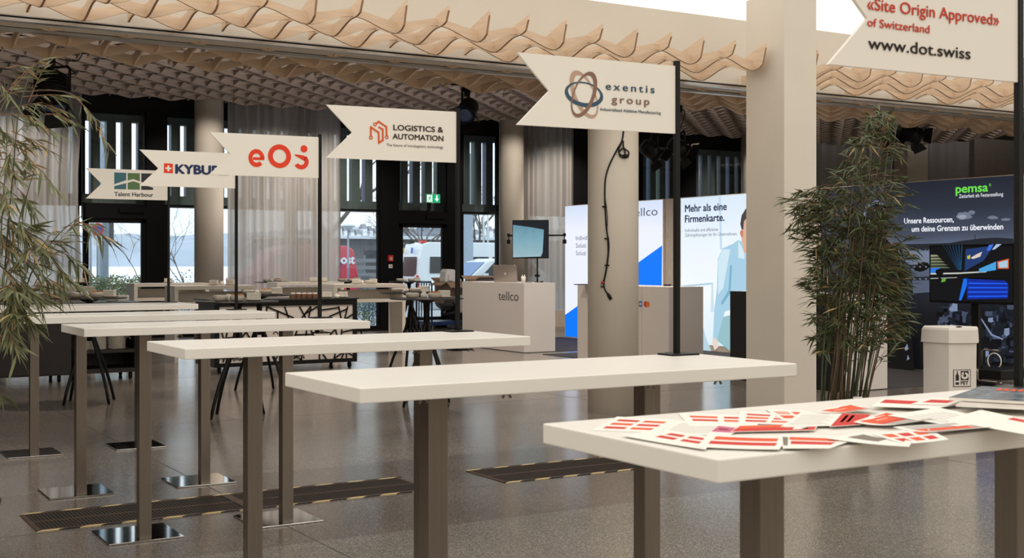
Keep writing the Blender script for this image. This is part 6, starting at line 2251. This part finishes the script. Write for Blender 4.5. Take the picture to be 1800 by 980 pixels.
shrub('hedge', 'green hedge outside the left glass door', 5.4, 7.25, 25.6, 26.8, -0.06, 1.14, 9000, M_HEDGE, 3, 0.05, 'hedge')
shrub('hedge', 'low green hedge outside, seen under the white high table', 9.3, 12.2, 25.2, 26.2, -0.06, 0.72, 7000, M_HEDGE, 4, 0.045, 'hedge')
shrub('shrub', 'dark sprigs of a shrub outside right of the left door', 7.3, 8.0, 25.4, 25.9, -0.06, 1.28, 700, M_SHRUB, 5, 0.035)

# bare trees
M_BARK = mat('bare_bark', (112, 104, 98), rough=0.9, var=0.2)


def bare_tree(label, x, y, h, r, seed, lean=(0, 0), depth=5, first=0.3, m=None, crown=0):
    rr = random.Random(seed)
    b = MB()

    def grow(p, d, ln, rad, k):
        q = p + d * ln
        mid = (p + q) / 2 + Vector((rr.uniform(-1, 1), rr.uniform(-1, 1), rr.uniform(-0.5, 0.5))) * ln * 0.06
        b.tube([p, mid, q], [rad, rad * 0.85, rad * 0.65], n=5 if k > 2 else 3, caps=False)
        if k == 0: return
        for i in range(crown if (crown and k == depth) else rr.choice((2, 3, 3))):
            if crown and k == depth:
                a = 6.28 * i / crown
                e = Vector((math.cos(a), math.sin(a), rr.uniform(0.25, 1.1))).normalized()
                grow(p.lerp(q, rr.uniform(0.85, 1.0)), e, ln * rr.uniform(0.5, 0.75), rad * 0.3, k - 1)
                continue
            e = (d + Vector((rr.uniform(-1, 1), rr.uniform(-1, 1), rr.uniform(-0.25, 0.6))) * 0.75).normalized()
            grow(p.lerp(q, rr.uniform(0.65, 1.0)), e, ln * rr.uniform(0.6, 0.82), rad * 0.6, k - 1)
    grow(Vector((x, y, -0.3)), Vector((lean[0], lean[1], 1)).normalized(), h * first, r, depth)
    return tag(b.build('bare_tree', m or M_BARK), label, 'tree')


p = atD(745, HORIZON, 62)
bare_tree('bare pollarded tree behind the white minibus', p.x, p.y, 9.5, 0.17, 3, first=0.27, depth=5, crown=9)
p = atD(575, HORIZON, 44)
bare_tree('bare tree outside behind the wide curtain, twigs showing beside it', p.x, p.y, 9, 0.16, 8)
p = atD(262, HORIZON, 33)
bare_tree('slim bare tree right of the left glass door', p.x, p.y, 8, 0.022, 12, lean=(-0.2, 0), first=0.17, depth=6)
p = atD(338, HORIZON, 34)
bare_tree('slim bare tree behind the left round column', p.x, p.y, 8, 0.022, 17, lean=(-0.2, 0), first=0.17, depth=6)
p = atD(850, HORIZON, 70)
bare_tree('bare tree beyond the white car', p.x, p.y, 9, 0.12, 22)

# street furniture
M_POST = mat('grey_street_metal', (150, 158, 166), rough=0.5, var=0.06)
p = atD(182.5, HORIZON, 30)
t = thing('concrete_pole', 'thick pale concrete pole outside the left glass door', 'pole', (p.x, p.y, -0.06))
b = MB(); b.lathe([(0.115, -0.06), (0.105, 7.0)], (p.x, p.y, 0), n=20); b.build('shaft', mat('pale_concrete', (172, 186, 200), rough=0.8), t)
q = atD(195.5, HORIZON, 29.8)
b = MB(); b.box(q.x - 0.05, q.y - 0.05, 1.9, q.x + 0.05, q.y + 0.05, 2.37); b.box(p.x, p.y - 0.02, 2.2, q.x, p.y + 0.02, 2.24); b.build('control_box', mat('dark_grey_box', (86, 92, 98)), t)
p = atD(172, HORIZON, 29.0)
t = thing('parking_sign', 'round red and blue no-stopping sign outside the left glass door', 'traffic sign', (p.x, p.y, -0.06), 0)
b = MB(); b.tube([(p.x, p.y + 0.03, -0.06), (p.x, p.y + 0.03, 2.4)], 0.025, n=10); b.build('post', M_POST, t)
pl = Plane((p.x, p.y, 0), (0.75, -0.66, 0))
zc = EYE - (403 - HORIZON) * 29.0 / FPX
b = MB(); b.slab(pl, [(-0.10, zc - 0.38), (0.10, zc - 0.38), (0.10, zc + 0.20), (-0.10, zc + 0.20)], -0.004, 0.003); b.build('plate', M_PAPER, t)
b = MB(); b.ring2d(pl, 0, zc, 0.15, 0.15, 0.10, 0.10, 0, 0.004, n=28); b.build('red_ring', mat('traffic_red', (206, 52, 58), var=0.02), t)
b = MB(); b.ring2d(pl, 0, zc, 0.11, 0.11, 0.001, 0.001, 0, 0.002, n=28); b.build('blue_disc', mat('traffic_blue', (50, 96, 190), var=0.02), t)
b = MB(); b.stroke(pl, [(-0.075, zc + 0.075), (0.075, zc - 0.075)], 0.035, 0.006); b.build('red_bar', MATS['traffic_red'], t)


def street_lamp(label, u, v, d, rad, bowl):
    p = atD(u, v, d)
    t = thing('street_lamp', label, 'street lamp', (p.x, p.y, -0.06))
    b = MB(); b.tube([(p.x, p.y, -0.06), (p.x, p.y, p.z - 0.1)], [0.04, 0.03], n=10); b.build('post', M_POST, t)
    b = MB()
    if bowl: b.lathe([(0.05, -0.26), (rad * 0.5, -0.2), (rad * 0.95, -0.05), (rad, 0.0), (rad * 0.6, 0.05), (0.01, 0.07)], (p.x, p.y, p.z), n=24)
    else: b.lathe([(0.04, -0.14), (rad * 0.5, -0.05), (rad, -0.01), (rad, 0.02), (rad * 0.4, 0.07), (0.01, 0.08)], (p.x, p.y, p.z), n=24)
    b.build('shade', mat('lamp_white', (224, 230, 234), rough=0.4, var=0.02), t)


street_lamp('bowl-shaped street lamp outside at the left edge of the door', 159, 381, 33, 0.26, True)
street_lamp('flat-hatted street lamp in front of the red van', 612, 397, 40, 0.24, False)
for u, lab in ((850, 'left'), (857.5, 'right')):
    p = atD(u, HORIZON, 66)
    b = MB(); b.tube([(p.x, p.y, -0.3), (p.x, p.y, 7)], 0.05, n=8)
    tag(b.build('flag_mast', mat('mast_white', (226, 232, 236), rough=0.4)), 'thin white mast beyond the white car, %s of two' % lab, 'mast')
p = atD(825, HORIZON, 47)
b = MB(); b.box(p.x - 0.17, p.y, -0.3, p.x + 0.17, p.y + 0.3, 5.5)
tag(b.build('concrete_post', MATS['pale_concrete']), 'pale square concrete post behind the white car', 'post')
